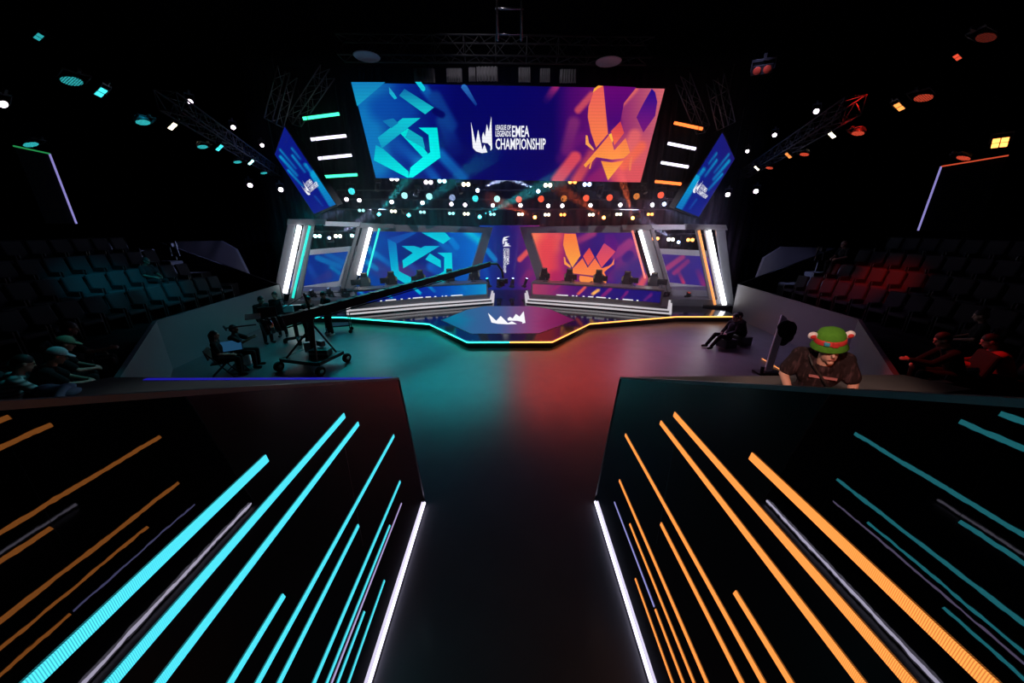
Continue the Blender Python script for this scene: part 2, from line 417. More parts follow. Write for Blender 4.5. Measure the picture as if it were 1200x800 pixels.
# fixed seats
def make_seat(name, label, group):
    t = thing(name, label, 'seat', (0, 0, 0), 0, group)
    MB().box((0, 0.22, 0.43), (0.5, 0.46, 0.11)).build('cushion', M['seat'], t, bevel=0.04)
    r = Matrix.Rotation(0.2, 3, 'X')
    MB().box((0, -0.06, 0.72), (0.5, 0.1, 0.62), r).build('backrest', M['seat'], t, bevel=0.04)
    for sx in (-1, 1):
        MB().box((sx * 0.26, 0.2, 0.31), (0.04, 0.4, 0.62)).build('arm', M['plastic'], t, bevel=0.012)
    return t
seat0 = None
for s, colw in ((-1, 'teal'), (1, 'red')):
    for k in range(4):
        x = s * (11.95 + 1.1 * k); z = 1.15 + 0.5 * k
        rw = ['front', 'second', 'third', 'top'][k]
        for j in range(14):
            y = 6.2 + 0.6 * j
            lb = f'empty upholstered seat in the {rw} row of the {colw}-lit side stand'; gp = f'seats of the {rw} row, {colw}-lit stand'
            if seat0 is None:
                seat0 = make_seat('auditorium_seat', lb, gp); o = seat0
            else: o = copy_tree(seat0, lb, gp)
            o.location = (x, y, z); o.rotation_euler = (0, 0, -s * -PI / 2 if False else (PI / 2 if s > 0 else -PI / 2))

# ------------------------------------------------------------------ stage platform
STG = [(1.48, 11.4), (3.33, 13.75), (7.5, 14.9), (10.1, 14.9), (10.6, 16.2), (13, 18), (13, 23.5)]
poly = [(x, y, 0) for x, y in STG] + [(-x, y, 0) for x, y in reversed(STG)]
struct(MB().prism(poly, (0, 0, 0.28)).build('floor_stage', M['stage_top']))
for s, cn, em in ((-1, 'teal', E['teal_edge']), (1, 'orange', E['orange_edge'])):
    pts = [V((s * 0.004, 11.4, 0)), V((s * 1.48, 11.4, 0)), V((s * 3.33, 13.75, 0)), V((s * 7.5, 14.9, 0)), V((s * 10.1, 14.9, 0))]
    mb = MB(); rail = MB()
    for a, b in zip(pts[:-1], pts[1:]):
        n = (b - a).cross(V((0, 0, 1))).normalized()
        if n.y > 0: n = -n
        o_ = n * 0.022
        mb.bar(a + o_ + V((0, 0, 0.235)), b + o_ + V((0, 0, 0.235)), 0.03, 0.05)
        rail.bar(a + o_ + V((0, 0, 0.272)), b + o_ + V((0, 0, 0.272)), 0.045, 0.016)
    t = thing('stage_edge_light', f'glowing {cn} light strip running along the front edge of the stage', 'light strip', (s * 5, 14, 0))
    mb.build('strip', em, t); rail.build('rail', M['chrome'], t)

# ------------------------------------------------------------------ LED screens
def soft(px, py, a, b, w, edge=3.0):
    """coverage of a soft-edged capsule in picture space of the image shown"""
    ax, ay = a; bx, by = b
    dx, dy = bx - ax, by - ay; L2 = dx * dx + dy * dy
    t = np.clip(((px - ax) * dx + (py - ay) * dy) / L2, 0, 1)
    d = np.hypot(px - ax - t * dx, py - ay - t * dy)
    return np.clip((w - d) / edge + 0.5, 0, 1), t
def painter(stops, streaks, vert=None):
    """stops: [(x, (r,g,b))] horizontal gradient in sRGB; streaks: (a, b, halfwidth, rgb, alpha0, alpha1, edge)"""
    xs = np.array([s_[0] for s_ in stops], float); cs = np.array([s_[1] for s_ in stops], float)
    def f(px, py):
        rgb = np.stack([np.interp(px, xs, cs[:, i]) for i in range(3)], -1)
        if vert is not None:
            y0, y1, colr, al = vert
            k = (np.clip((py - y0) / (y1 - y0), 0, 1) * al)[..., None]
            rgb = rgb * (1 - k) + np.array(colr, float) * k
        for a, b, w, c, a0, a1, e in streaks:
            cov, t = soft(px, py, a, b, w, e)
            al = (cov * (a0 + (a1 - a0) * t))[..., None]
            rgb = rgb * (1 - al) + np.array(c, float) * al
        v = rgb / 255.0
        return np.where(v <= 0.04045, v / 12.92, ((v + 0.055) / 1.055) ** 2.4)
    return f
def text_mesh(body):
    cu = bpy.data.curves.new('lettering', 'FONT'); cu.body = body; cu.offset = 0.018; cu.resolution_u = 2
    o = bpy.data.objects.new('lettering', cu); COL.objects.link(o)
    me = bpy.data.meshes.new_from_object(o)
    vs = [tuple(v.co) for v in me.vertices]; fs = [tuple(p.vertices) for p in me.polygons]
    bpy.data.objects.remove(o); bpy.data.curves.remove(cu); bpy.data.meshes.remove(me)
    xs = [v[0] for v in vs]; ys = [v[1] for v in vs]
    x0, x1, y0, y1 = min(xs), max(xs), min(ys), max(ys)
    return [((v[0] - x0) / (x1 - x0), (y1 - v[1]) / (y1 - y0)) for v in vs], fs
HAND = [[(130, 240), (190, 520), (222, 345), (275, 600), (303, 535), (340, 635), (270, 645), (200, 625), (155, 580)],
        [(275, 510), (272, 440), (288, 375), (310, 435), (333, 275), (360, 370), (390, 175), (402, 590), (380, 615), (380, 560), (345, 520)]]
WORDS = [('LEAGUE OF', 445, 285, 640, 350), ('LEGENDS', 445, 360, 640, 435), ('EMEA', 655, 295, 875, 440), ('CHAMPIONSHIP', 445, 455, 1085, 600)]
def lockup(mapf, col=(0.92, 0.93, 1.0), words=True):
    out = []
    for p in HAND: out.append(([mapf(*q) for q in p], [tuple(range(len(p)))], col))
    if words:
        for w, x0, y0, x1, y1 in WORDS:
            uv, fs = text_mesh(w)
            out.append(([mapf(x0 + (x1 - x0) * u, y0 + (y1 - y0) * v) for u, v in uv], fs, col))
    return out
def display(name, corners, paint, shapes, nx, ny, m, parent, step=0.004):
    """corners TL TR BR BL in the world; shapes = (picture points, faces, colours)"""
    TL, TR, BR, BL = [V(c) for c in corners]
    n = (TR - TL).cross(BL - TL).normalized()
    if n.dot(CAM - TL) < 0: n = -n
    mb = MB(); vs = []; pix = []
    for j in range(ny + 1):
        for i in range(nx + 1):
            u, v = i / nx, j / ny
            w = (TL * (1 - u) + TR * u) * (1 - v) + (BL * (1 - u) + BR * u) * v
            vs.append(w); pix.append(proj(w))
    pix = np.array(pix); cols = paint(pix[:, 0], pix[:, 1])
    mb.add(vs, [(j * (nx + 1) + i, j * (nx + 1) + i + 1, (j + 1) * (nx + 1) + i + 1, (j + 1) * (nx + 1) + i) for j in range(ny) for i in range(nx)], [tuple(c) for c in cols])
    for k, (pts, fs, col) in enumerate(shapes):
        off = n * (step * (1 + 0.25 * k))
        w = [onpl(p[0], p[1], TL, n) + off for p in pts]
        if len(col) and isinstance(col[0], (tuple, list)): cc = [tuple(c) for c in col]
        else: cc = [tuple(col)] * len(w)
        mb.add(w, fs, cc)
    return mb.build(name, m, parent, colors=True), n
def shp(pts, col, col2=None, axis=1):
    """polygon in picture points, sRGB colour, optionally shaded to col2 along an axis (artwork gradient)"""
    c1 = C(*col)
    if col2 is None: return (pts, [tuple(range(len(pts)))], c1)
    c2 = C(*col2); a = [p[axis] for p in pts]; lo, hi = min(a), max(a)
    cs = []
    for p in pts:
        t = (p[axis] - lo) / (hi - lo); cs.append(tuple(c1[i] * (1 - t) + c2[i] * t for i in range(3)))
    return (pts, [tuple(range(len(pts)))], cs)
def conv(pts, ox, oy, sc): return [(ox + x / sc, oy + y / sc) for x, y in pts]
def shell(name, corners, th, m, parent, grow=0.05):
    TL, TR, BR, BL = [V(c) for c in corners]; n = (TR - TL).cross(BL - TL).normalized()
    if n.dot(CAM - TL) < 0: n = -n
    cen = (TL + TR + BR + BL) / 4
    pts = [c + (c - cen).normalized() * grow - n * 0.012 for c in (TL, TR, BR, BL)]
    return MB().prism(pts, -n * th).build(name, m, parent, bevel=0)

# --- big hanging screen
def ln(p, ox, oy, sc): return (ox + p[0] / sc, oy + p[1] / sc)
TLh, TRh = aty(413, 97, 14.05), aty(779, 104, 14.05); BLh, BRh = aty(440.5, 208.5, 15.35), aty(750.5, 213.5, 15.35)
nh = (TRh - TLh).cross(BLh - TLh).normalized(); BRh = onpl(750.5, 213.5, TLh, nh)
k1 = lambda *p: conv(p, 410, 90, 6.4); k2 = lambda *p: conv(p, 640, 90, 6.154)
L1 = lambda x, y: ln((x, y), 410, 90, 6.4); L2 = lambda x, y: ln((x, y), 640, 90, 6.154)
paint_h = painter([(413, (14, 110, 185)), (440, (14, 92, 172)), (475, (6, 40, 140)), (512, (6, 14, 112)), (535, (5, 6, 96)), (600, (6, 4, 96)), (648, (14, 4, 92)), (668, (70, 8, 104)), (690, (92, 12, 108)), (735, (150, 50, 110)), (778, (214, 104, 112))],
    [(L1(120, 330), L1(200, 640), 16, (16, 120, 190), .8, .9, 12), (L1(60, 130), L1(260, 60), 10, (20, 130, 190), .5, .3, 10),
     (L1(240, 240), L1(420, 250), 14, (10, 72, 165), .9, .7, 14), (L1(330, 480), L1(520, 640), 6, (18, 120, 200), .2, .7, 8),
     (L1(560, 90), L1(680, 250), 5, (14, 100, 180), .9, .1, 4), (L1(640, 150), L1(760, 360), 7, (12, 58, 140), .9, .8, 5), (L1(700, 330), L1(790, 540), 8, (14, 62, 140), .9, .2, 6),
     (L1(680, 580), L1(850, 760), 6, (10, 110, 190), .9, .6, 6), (L1(560, 660), L1(640, 760), 5, (10, 100, 190), .5, .8, 6),
     (L1(690, 285), L1(640, 255), 4, (4, 2, 88), .9, .9, 2),
     (L2(330, 130), L2(230, 240), 4, (205, 75, 95), .95, .9, 3), (L2(200, 330), L2(150, 520), 7, (140, 50, 110), .7, .5, 6), (L2(260, 430), L2(100, 590), 5, (110, 20, 110), .7, .3, 6),
     (L2(210, 580), L2(80, 745), 7, (225, 75, 90), .95, .9, 4), (L2(330, 560), L2(220, 745), 6, (220, 80, 85), .6, .9, 6), (L2(420, 690), L2(330, 750), 7, (150, 30, 100), .7, .7, 5),
     (L2(640, 90), L2(545, 190), 4, (225, 100, 100), .9, .9, 3), (L2(70, 70), L2(0, 170), 4, (165, 40, 110), .95, .1, 3),
     (L2(640, 560), L2(700, 740), 22, (222, 92, 100), .9, .9, 16), (L2(520, 700), L2(640, 700), 12, (224, 84, 92), .8, .8, 8), (L2(640, 420), L2(600, 540), 7, (226, 100, 104), .9, .9, 5),
     (L2(690, 500), L2(560, 640), 5, (245, 105, 75), .8, .8, 5), (L2(430, 120), L2(500, 330), 6, (92, 6, 112), .9, .9, 8)])
sh_h = [shp(k1((10, 40), (265, 40), (55, 220)), (20, 128, 190), (22, 160, 200)),
    shp(k1((195, 510), (250, 540), (440, 710), (440, 755), (430, 755), (180, 625)), (10, 170, 205), (0, 240, 236)),
    shp(k1((440, 755), (475, 752), (680, 605), (655, 380), (515, 380), (590, 435), (603, 565), (582, 580), (550, 600), (455, 680)), (0, 225, 226), (0, 242, 236)),
    shp(k1((380, 425), (435, 385), (585, 575), (550, 605)), (0, 225, 226)),
    shp(k1((440, 390), (545, 455), (565, 540), (415, 455)), (16, 172, 196)),
    shp(k1((370, 140), (410, 90), (630, 230), (565, 280)), (16, 100, 170), (20, 205, 212)),
    shp(k1((210, 455), (395, 310), (530, 308), (240, 535)), (14, 200, 214), (16, 150, 195)),
    shp(k1((245, 330), (325, 310), (365, 345), (310, 385)), (16, 120, 180)),
    shp(k1((293, 75), (330, 120), (355, 160), (335, 168), (298, 125)), (40, 150, 205), (10, 190, 215)),
    shp(k1((490, 38), (535, 38), (565, 80), (566, 98), (553, 110), (538, 100)), (20, 205, 225)),
    shp(k1((834, 80), (842, 60), (860, 55), (880, 70), (955, 205), (945, 220)), (40, 110, 190), (10, 40, 130)),
    shp(k2((415, 65), (600, 72), (650, 75), (560, 190), (535, 320), (450, 405)), (100, 8, 112), (60, 6, 112)),
    shp(k2((345, 100), (380, 62), (412, 65), (445, 410), (360, 510), (322, 400), (300, 290), (305, 215)), (236, 92, 88), (250, 130, 72)),
    shp(k2((335, 115), (345, 85), (375, 62), (408, 66), (370, 85)), (255, 170, 60)),
    shp(k2((535, 320), (562, 405), (490, 495), (468, 390)), (215, 58, 78), (240, 100, 72)),
    shp(k2((460, 412), (490, 530), (572, 440), (605, 545), (560, 585), (475, 595), (360, 578), (330, 612), (318, 662), (308, 660), (320, 615), (285, 652), (270, 635)), (250, 118, 76), (255, 160, 66)),
    shp(k2((450, 415), (470, 405), (482, 455), (478, 475)), (255, 185, 70)),
    shp(k2((395, 605), (475, 616), (560, 603), (445, 745)), (252, 140, 66), (255, 178, 70)),
    shp(k2((285, 420), (298, 422), (308, 475), (345, 520), (340, 530), (284, 485)), (255, 165, 84)),
    shp(k2((595, 675), (600, 600), (622, 560), (610, 675)), (240, 118, 84)),
    shp(k2((700, 400), (650, 290), (700, 190), (760, 85), (785, 110), (800, 180), (785, 280)), (22, 10, 134), (120, 24, 118)),
] + lockup(lambda x, y: (540 + x / 10.91, 120 + y / 10.91))
hs = thing('hanging_screen', 'huge wide hanging screen with championship title between teal and orange emblems', 'screen', tuple((BLh + BRh) / 2))
display('display', (TLh, TRh, BRh, BLh), paint_h, sh_h, 244, 76, SCR, hs)
shell('housing', (TLh, TRh, BRh, BLh), 0.25, M['black'], hs, 0.06)

# --- two angled main screens behind the desks, with their frames
def screen_plane(s): 
    p = V((s * 0.9, 20.0, 0)); q = V((s * 6.9, 18.1, 0)); n = (q - p).cross(V((0, 0, 1))).normalized()
    if n.y > 0: n = -n
    return p, n
k3 = lambda *p: conv(p, 430, 260, 8.0); L3 = lambda x, y: ln((x, y), 430, 260, 8.0)
k4 = lambda *p: conv(p, 610, 260, 7.5); L4 = lambda x, y: ln((x, y), 610, 260, 7.5)
paint_ml = painter([(425, (0, 70, 160)), (455, (2, 50, 150)), (480, (8, 20, 110)), (505, (6, 20, 120)), (530, (0, 72, 175)), (556, (0, 100, 200)), (570, (0, 120, 205))],
    [(L3(230, 110), L3(430, 100), 7, (10, 40, 140), .8, .5, 5), (L3(330, 460), L3(560, 480), 9, (84, 40, 120), .75, .3, 9), (L3(100, 430), L3(220, 520), 9, (56, 40, 120), .7, .7, 8),
     (L3(70, 290), L3(220, 400), 3, (10, 130, 200), .9, .3, 3), (L3(10, 380), L3(90, 440), 3, (0, 150, 210), .9, .5, 3), (L3(20, 250), L3(60, 320), 3, (0, 160, 210), .9, .5, 3),
     (L3(790, 170), L3(840, 235), 3.5, (0, 120, 205), .95, .95, 2), (L3(700, 200), L3(830, 310), 3.5, (8, 100, 190), .9, .3, 3), (L3(940, 90), L3(1060, 180), 4, (0, 200, 220), .8, .8, 6), (L3(600, 420), L3(680, 470), 5, (10, 90, 190), .9, .5, 4), (L3(400, 400), L3(500, 480), 3, (20, 80, 170), .7, .3, 4)],
    vert=(300, 340, (20, 60, 140), .3))
sh_ml = [shp(k3((190, 155), (430, 92), (470, 100), (275, 205)), (18, 62, 160), (10, 80, 170), 0),
    shp(k3((190, 155), (275, 200), (300, 460), (470, 550), (470, 600), (400, 600), (235, 505)), (0, 88, 180), (0, 205, 222)),
    shp(k3((510, 100), (730, 96), (785, 155), (715, 205)), (0, 180, 210), (0, 215, 225)),
    shp(k3((325, 225), (445, 225), (505, 245), (540, 225), (682, 225), (340, 435), (333, 360), (430, 290)), (0, 178, 212), (0, 215, 224)),
    shp(k3((590, 295), (690, 358), (695, 430), (548, 350)), (0, 200, 220)),
    shp(k3((660, 288), (795, 288), (802, 475), (740, 560), (600, 600), (650, 505), (722, 462), (725, 330)), (0, 206, 222), (0, 225, 230))]
paint_mr = painter([(620, (240, 110, 90)), (640, (235, 88, 84)), (658, (170, 40, 100)), (672, (74, 14, 110)), (700, (28, 14, 118)), (720, (60, 20, 120)), (745, (70, 30, 120)), (765, (60, 28, 120))],
    [(L4(120, 130), L4(330, 240), 5, (250, 130, 90), .7, .2, 7), (L4(330, 130), L4(220, 320), 6, (245, 100, 80), .6, .3, 7), (L4(230, 200), L4(240, 420), 10, (225, 60, 76), .8, .7, 10), (L4(300, 480), L4(420, 520), 7, (170, 30, 90), .8, .5, 7),
     (L4(640, 100), L4(520, 160), 4, (180, 60, 110), .8, .6, 4), (L4(960, 190), L4(830, 290), 6, (150, 50, 120), .9, .8, 4), (L4(1030, 260), L4(880, 380), 7, (130, 46, 120), .9, .7, 4), (L4(960, 290), L4(930, 320), 5, (44, 20, 120), .9, .9, 3), (L4(900, 400), L4(800, 480), 6, (140, 40, 110), .6, .5, 5), (L4(1000, 400), L4(900, 470), 12, (50, 40, 120), .7, .7, 9), (L4(1100, 480), L4(1050, 560), 4, (235, 90, 90), .8, .9, 4)])
sh_mr = [shp(k4((385, 103), (485, 103), (528, 295), (455, 402), (400, 290), (374, 200)), (252, 118, 62), (255, 168, 70)),
    shp(k4((740, 110), (820, 110), (860, 190), (830, 290), (740, 190)), (74, 16, 122), (96, 20, 118)),
    shp(k4((735, 185), (835, 260), (712, 402), (665, 305)), (196, 66, 106), (238, 84, 90)),
    shp(k4((605, 225), (650, 310), (593, 385), (550, 300)), (225, 66, 76), (244, 96, 72)),
    shp(k4((545, 318), (590, 402), (655, 318), (712, 408), (822, 368), (735, 440), (755, 490), (752, 600), (690, 600), (520, 520), (510, 470), (455, 455), (430, 440)), (250, 110, 72), (255, 156, 70)),
    shp(k4((450, 450), (600, 468), (690, 478), (715, 462), (700, 500), (600, 480), (520, 470), (505, 560), (440, 520)), (120, 30, 100)),
    shp(k4((380, 305), (392, 312), (400, 350), (440, 385), (440, 405), (385, 370)), (255, 160, 70)),
    shp(k4((825, 318), (820, 375), (760, 405), (775, 385), (800, 368)), (250, 130, 84))]
def main_screen(s, corners_px, frame_px, paint, shapes, label):
    p0, n = screen_plane(s)
    TL, TR, BR, BL = [onpl(a, b, p0, n) for a, b in corners_px]
    t = thing('led_screen', label, 'screen', (s * 4, 19, 0.28))
    display('display', (TL, TR, BR, BL), paint, shapes, 110, 56, SCR, t)
    shell('housing', (TL, TR, BR, BL), 0.2, M['black'], t, 0.04)
    fr = [onpl(a, b, p0 + n * 0.12, n) for a, b in frame_px]
    return t, p0, n
def frame_bar(mb, quad, p0, n, front, depth):
    q = [onpl(a, b, p0 + n * front, n) for a, b in quad]; mb.prism(q, -n * depth)
tl, p0l, nl = main_screen(-1, [(438, 270), (566.5, 272.5), (546, 342), (416, 342)], [], paint_ml, sh_ml, 'angled blue screen with cyan hexagon emblem behind the blue-faced desk')
tr, p0r, nr = main_screen(1, [(622, 273), (741, 272), (765, 342), (643, 342)], [], paint_mr, sh_mr, 'angled orange screen with winged emblem behind the red-faced desk')
# grey metal surround: top bar and inner slanting post
for t, p0, n, top, post in ((tl, p0l, nl, [(436, 262.5), (577.5, 266), (574.5, 272.8), (436, 271)], [(566, 272), (577.8, 266), (555, 344), (543.5, 344)]),
                            (tr, p0r, nr, [(608.5, 265.5), (744, 264), (745, 272.5), (611.5, 273)], [(608.5, 265.5), (622, 273), (646, 344), (634, 344)])):
    for q, nm in ((top, 'top_bar'), (post, 'side_post')):
        mb = MB(); frame_bar(mb, q, p0, n, 0.25, 0.35); mb.build(nm, M['metal'], t, bevel=0.01)
# --- centre screen further back, with the upright title
Yc = 21.6
cq = [aty(562, 264, Yc), aty(632, 264, Yc), aty(632, 340, Yc), aty(562, 340, Yc)]
paint_c = painter([(565, (10, 50, 150)), (585, (14, 18, 110)), (600, (30, 16, 110)), (612, (66, 18, 110)), (625, (110, 26, 110))],
    [((571, 293), (580, 304), 3, (0, 130, 200), .9, .9, 2), ((618, 295), (609, 304), 3, (240, 90, 80), .9, .9, 2), ((566, 300), (572, 330), 3, (0, 90, 190), .6, .4, 4), ((620, 320), (612, 330), 4, (130, 30, 100), .8, .4, 4)])
def vmap(x, y): return (560 + (225 - (y - 175) / 470 * 60) / 5.714, 260 + (95 + (x - 130) / 955 * 245) / 5.714)
sc_c = thing('led_screen', 'narrow dark blue screen with upright white title between the two angled screens', 'screen', (0, Yc, 0.28))
display('display', cq, paint_c, lockup(vmap), 60, 60, SCR, sc_c)
shell('housing', cq, 0.2, M['black'], sc_c, 0.04)

# --- two side screens hanging at a slant
def parallelogram(px4, dist):
    r = [np.array(ray(*p)) for p in px4]     # a - b + c - d = 0
    A = np.stack([r[0], -r[1], r[2], -r[3]], 1); _, _, vt = np.linalg.svd(A); t = vt[-1]
    t = t * np.sign(t.sum()); t = t / t.mean() * dist
    return [CAM + V(tuple(r[i] * t[i])) for i in range(4)]
for s, px4, lab in ((-1, [(322, 181), (333.5, 148.5), (393.5, 239.5), (368, 250.5)], 'slanted narrow blue screen hanging beside the green and white tubes'),
                    (1, [(846.5, 155.5), (861, 186), (819, 254), (792, 243)], 'slanted narrow blue screen hanging beside the orange and white tubes')):
    q = parallelogram(px4, 15.0)
    a, b, c, d = px4
    def umap(u, v, a=a, b=b, c=c, d=d):
        return tuple((a[i] * (1 - u) + b[i] * u) * (1 - v) + (d[i] * (1 - u) + c[i] * u) * v for i in (0, 1))
    sts = []
    for (u0, v0, u1, v1, w, al) in ((.15, .1, .3, .45, 1.6, .9), (.3, .05, .42, .38, 1, .8), (.6, .25, .66, .5, 1.2, .9), (.75, .2, .8, .36, 1, .8), (.1, .3, .25, .6, 1.2, .9), (.95, .6, .9, 1.05, 5, .95), (.85, .45, .9, .62, 2, .8), (.45, .8, .5, .95, .8, .5)):
        if s > 0: u0, u1 = 1 - u0, 1 - u1
        sts.append((umap(u0, v0), umap(u1, v1), w, (10, 165, 215), al, al * .6, 1.6))
    pn = painter([(300, (14, 30, 130)), (380, (10, 20, 130)), (800, (10, 30, 140)), (862, (30, 24, 110))], sts)
    def smap(x, y): return umap(0.2 + (x - 130) / 955 * 0.65, 0.55 + (y - 175) / 470 * 0.2)
    cen = sum(q, V()) / 4
    t = thing('side_screen', lab, 'screen', tuple(cen))
    display('display', q, pn, lockup(smap), 24, 60, SCR, t)
    shell('housing', q, 0.22, M['black'], t, 0.12)
    up = (q[0] + q[1]) / 2
    for w in (q[0], q[1]): MB().tube(w, w + V((0, 0, 2.2)), 0.02, n=6).build('hanger', M['trussd'], t)

# ------------------------------------------------------------------ desks on stepped podiums
def podium_desk(s):
    inn, mid, out = V((s * 1.08, 17.35, 0)), V((s * 4.25, 16.35, 0)), V((s * 7.05, 15.0, 0))
    back_o, back_i = V((s * 8.1, 17.2, 0)), V((s * 1.08, 19.6, 0))
    def ring(g, z):
        pts = [inn, mid, out, back_o, back_i]; cen = sum(pts, V()) / 5
        return [V(((p - cen).normalized() * g + p)[:2] + (z,)) for p in pts]
    side = 'blue' if s < 0 else 'red'
    t = thing('podium', f'stepped black and white striped podium under the {side}-faced desk', 'podium', (s * 4.5, 17, 0.28))
    zz = 0.283
    for i, (h, g, m, nm) in enumerate(((0.06, 0.20, 'podium_b', 'recess'), (0.075, 0.26, 'podium_w', 'white_band'), (0.075, 0.15, 'podium_b', 'recess'), (0.075, 0.17, 'podium_w', 'white_band'), (0.075, 0.06, 'desk', 'grey_band'))):
        r = ring(g, zz); MB().prism(r, (0, 0, h)).build(nm, M[m], t); zz += h
    # desk
    d = thing('player_desk', f'long bent player desk with {"blue" if s < 0 else "red and navy"} screen front on striped podium', 'desk', (s * 4.3, 16.6, zz))
    f = [inn + V((s * 0.05, 0.12, 0)), mid + V((0, 0.15, 0)), out + V((-s * 0.1, 0.22, 0))]
    bk = [p + V((s * 0.22, 0.85, 0)) for p in f]
    top = MB(); top.prism([V(p[:2] + (zz + 0.70,)) for p in [f[0], f[1], f[2], bk[2], bk[1], bk[0]]], (0, 0, 0.05)); top.build('desk_top', M['desk'], d)
    body = MB()
    ff = [p + V((0, 0.05, 0)) for p in f]
    body.prism([V(p[:2] + (zz,)) for p in [ff[0], ff[1], ff[2], ff[2] + V((s * .03, .25, 0)), ff[1] + V((0, .28, 0)), ff[0] + V((0, .3, 0))]], (0, 0, 0.70)); body.build('desk_body', M['desk'], d)
    if s < 0:
        pn = painter([(415, (10, 40, 140)), (455, (6, 20, 130)), (500, (6, 30, 150)), (530, (0, 80, 180)), (570, (10, 140, 200))],
            [((420, 340), (427, 346), 1.4, (20, 150, 200), .9, .9, 1), ((484, 336), (492, 343), 1.8, (0, 190, 220), .95, .95, 1), ((500, 333), (509, 341), 1.6, (0, 150, 205), .9, .6, 1), ((540, 331), (546, 338), 2, (0, 120, 200), .8, .6, 2), ((452, 345), (459, 348), 1.4, (0, 160, 210), .9, .9, 1)])
    else:
        pn = painter([(618, (176, 60, 96)), (640, (150, 50, 100)), (665, (90, 24, 110)), (700, (30, 18, 112)), (740, (24, 16, 112)), (775, (16, 14, 104))],
            [((657, 333), (644, 342), 1.8, (150, 36, 100), .9, .7, 1.5), ((686, 336), (678, 344), 1.6, (230, 90, 80), .95, .95, 1), ((701, 340), (695, 344), 1.7, (255, 180, 90), 1, 1, 1), ((716, 338), (706, 347), 2, (150, 30, 110), .9, .7, 1), ((735, 342), (728, 350), 1.5, (130, 30, 110), .9, .6, 1), ((763, 345), (755, 352), 1.5, (120, 30, 110), .9, .6, 1)])
    # the screen front as one display per desk: two straight stretches, mitred in the middle
    z0, z1 = zz + 0.14, zz + 0.66
    mb = MB()
    for a, b in ((ff[0], ff[1]), (ff[1], ff[2])):
        nn = (b - a).cross(V((0, 0, 1))).normalized()
        if nn.y > 0: nn = -nn
        a2, b2 = a + nn * 0.012, b + nn * 0.012
        nx, ny = 46, 8; vs = []; pix = []
        e0 = 0.02 if a is ff[0] else 0.0; e1 = 0.97 if b is ff[2] else 1.0
        for j in range(ny + 1):
            for i in range(nx + 1):
                u = e0 + (e1 - e0) * i / nx; w = a2.lerp(b2, u); w = V((w.x, w.y, z0 + (z1 - z0) * j / ny)); vs.append(w); pix.append(proj(w))
        pix = np.array(pix); cc = pn(pix[:, 0], pix[:, 1])
        mb.add(vs, [(j * (nx + 1) + i, j * (nx + 1) + i + 1, (j + 1) * (nx + 1) + i + 1, (j + 1) * (nx + 1) + i) for j in range(ny) for i in range(nx)], [tuple(c) for c in cc])
        segs = ((.40, .58), (.64, .67), (.70, .72), (.80, .83), (.88, .96)) if a is ff[0] else ((.0, .16), (.20, .23), (.32, .35), (.42, .58), (.63, .66))
        for u0, u1 in segs:   # tops of white letters cut off by the lower edge of the panel
            w0, w1 = a2.lerp(b2, u0) + nn * 0.006, a2.lerp(b2, u1) + nn * 0.006
            mb.add([V((w0.x, w0.y, z0)), V((w1.x, w1.y, z0)), V((w1.x, w1.y, z0 + 0.05)), V((w0.x, w0.y, z0 + 0.05))], [(0, 1, 2, 3)], (0.9, 0.9, 0.95))
    mb.build('display', SCR_FINE, d, colors=True)
    return zz, f, bk
desk_info = {s: podium_desk(s) for s in (-1, 1)}

# chairs and monitors at the desks
def make_gaming_chair():
    t = thing('gaming_chair', '', 'chair')
    mb = MB(); mb.prism([(-.22, -.05, .52), (.22, -.05, .52), (.27, -.1, .8), (.28, -.12, 1.02), (.16, -.14, 1.12), (.15, -.15, 1.32), (-.15, -.15, 1.32), (-.16, -.14, 1.12), (-.28, -.12, 1.02), (-.27, -.1, .8)], (0, -0.1, 0))
    mb.build('backrest', M['plastic'], t, bevel=0.02, world=False)
    MB().box((0, -0.085, 1.2), (0.22, 0.06, 0.12)).build('head_pillow', M['cloth_g'], t, bevel=0.02, world=False)
    MB().box((0, 0.2, 0.48), (0.52, 0.5, 0.12)).build('seat', M['plastic'], t, bevel=0.03, world=False)
    for sx in (-1, 1):
        MB().bar((sx * .31, .05, .45), (sx * .31, .05, .68), .04, .05).bar((sx * .31, -.08, .7), (sx * .31, .25, .7), .08, .04).build('armrest', M['plastic'], t, world=False)
    for sx in (-1, 1): MB().prism([(sx * .2, -.105, .85), (sx * .262, -.105, .85), (sx * .262, -.115, 1.02), (sx * .17, -.125, 1.1)], (0, .02, 0)).build('shoulder_trim', M['tan'], t, world=False)
    MB().box((0, -.14, 1.29), (.2, .03, .04)).build('top_trim', M['tan'], t, world=False)
    st = MB().tube((0, .15, .1), (0, .15, .44), .035)
    for k in range(5):
        a = 2 * PI * k / 5; st.bar((0, .15, .09), (.3 * math.cos(a), .15 + .3 * math.sin(a), .06), .05, .03)
        st.ell((.3 * math.cos(a), .15 + .3 * math.sin(a), .035), (.03, .03, .035), nu=8, nv=6)
    st.build('star_base', M['plastic'], t, world=False)
    return t
def make_monitor():
    t = thing('monitor', '', 'monitor')
    MB().box((0, 0, .27), (.44, .03, .26)).build('panel', M['plastic'], t, bevel=0.008, world=False)
    MB().box((0, -.03, .27), (.24, .04, .16)).build('back_hump', M['plastic'], t, bevel=0.01, world=False)
    st = MB().tube((0, -.03, .01), (0, -.03, .24), .02); st.prism([(-.14, -.12, 0), (.14, -.12, 0), (.1, .1, 0), (-.1, .1, 0)], (0, 0, .015))
    st.build('stand', M['chrome'], t, world=False)
    return t
ch0, mo0 = make_gaming_chair(), make_monitor(); n_ch = 0
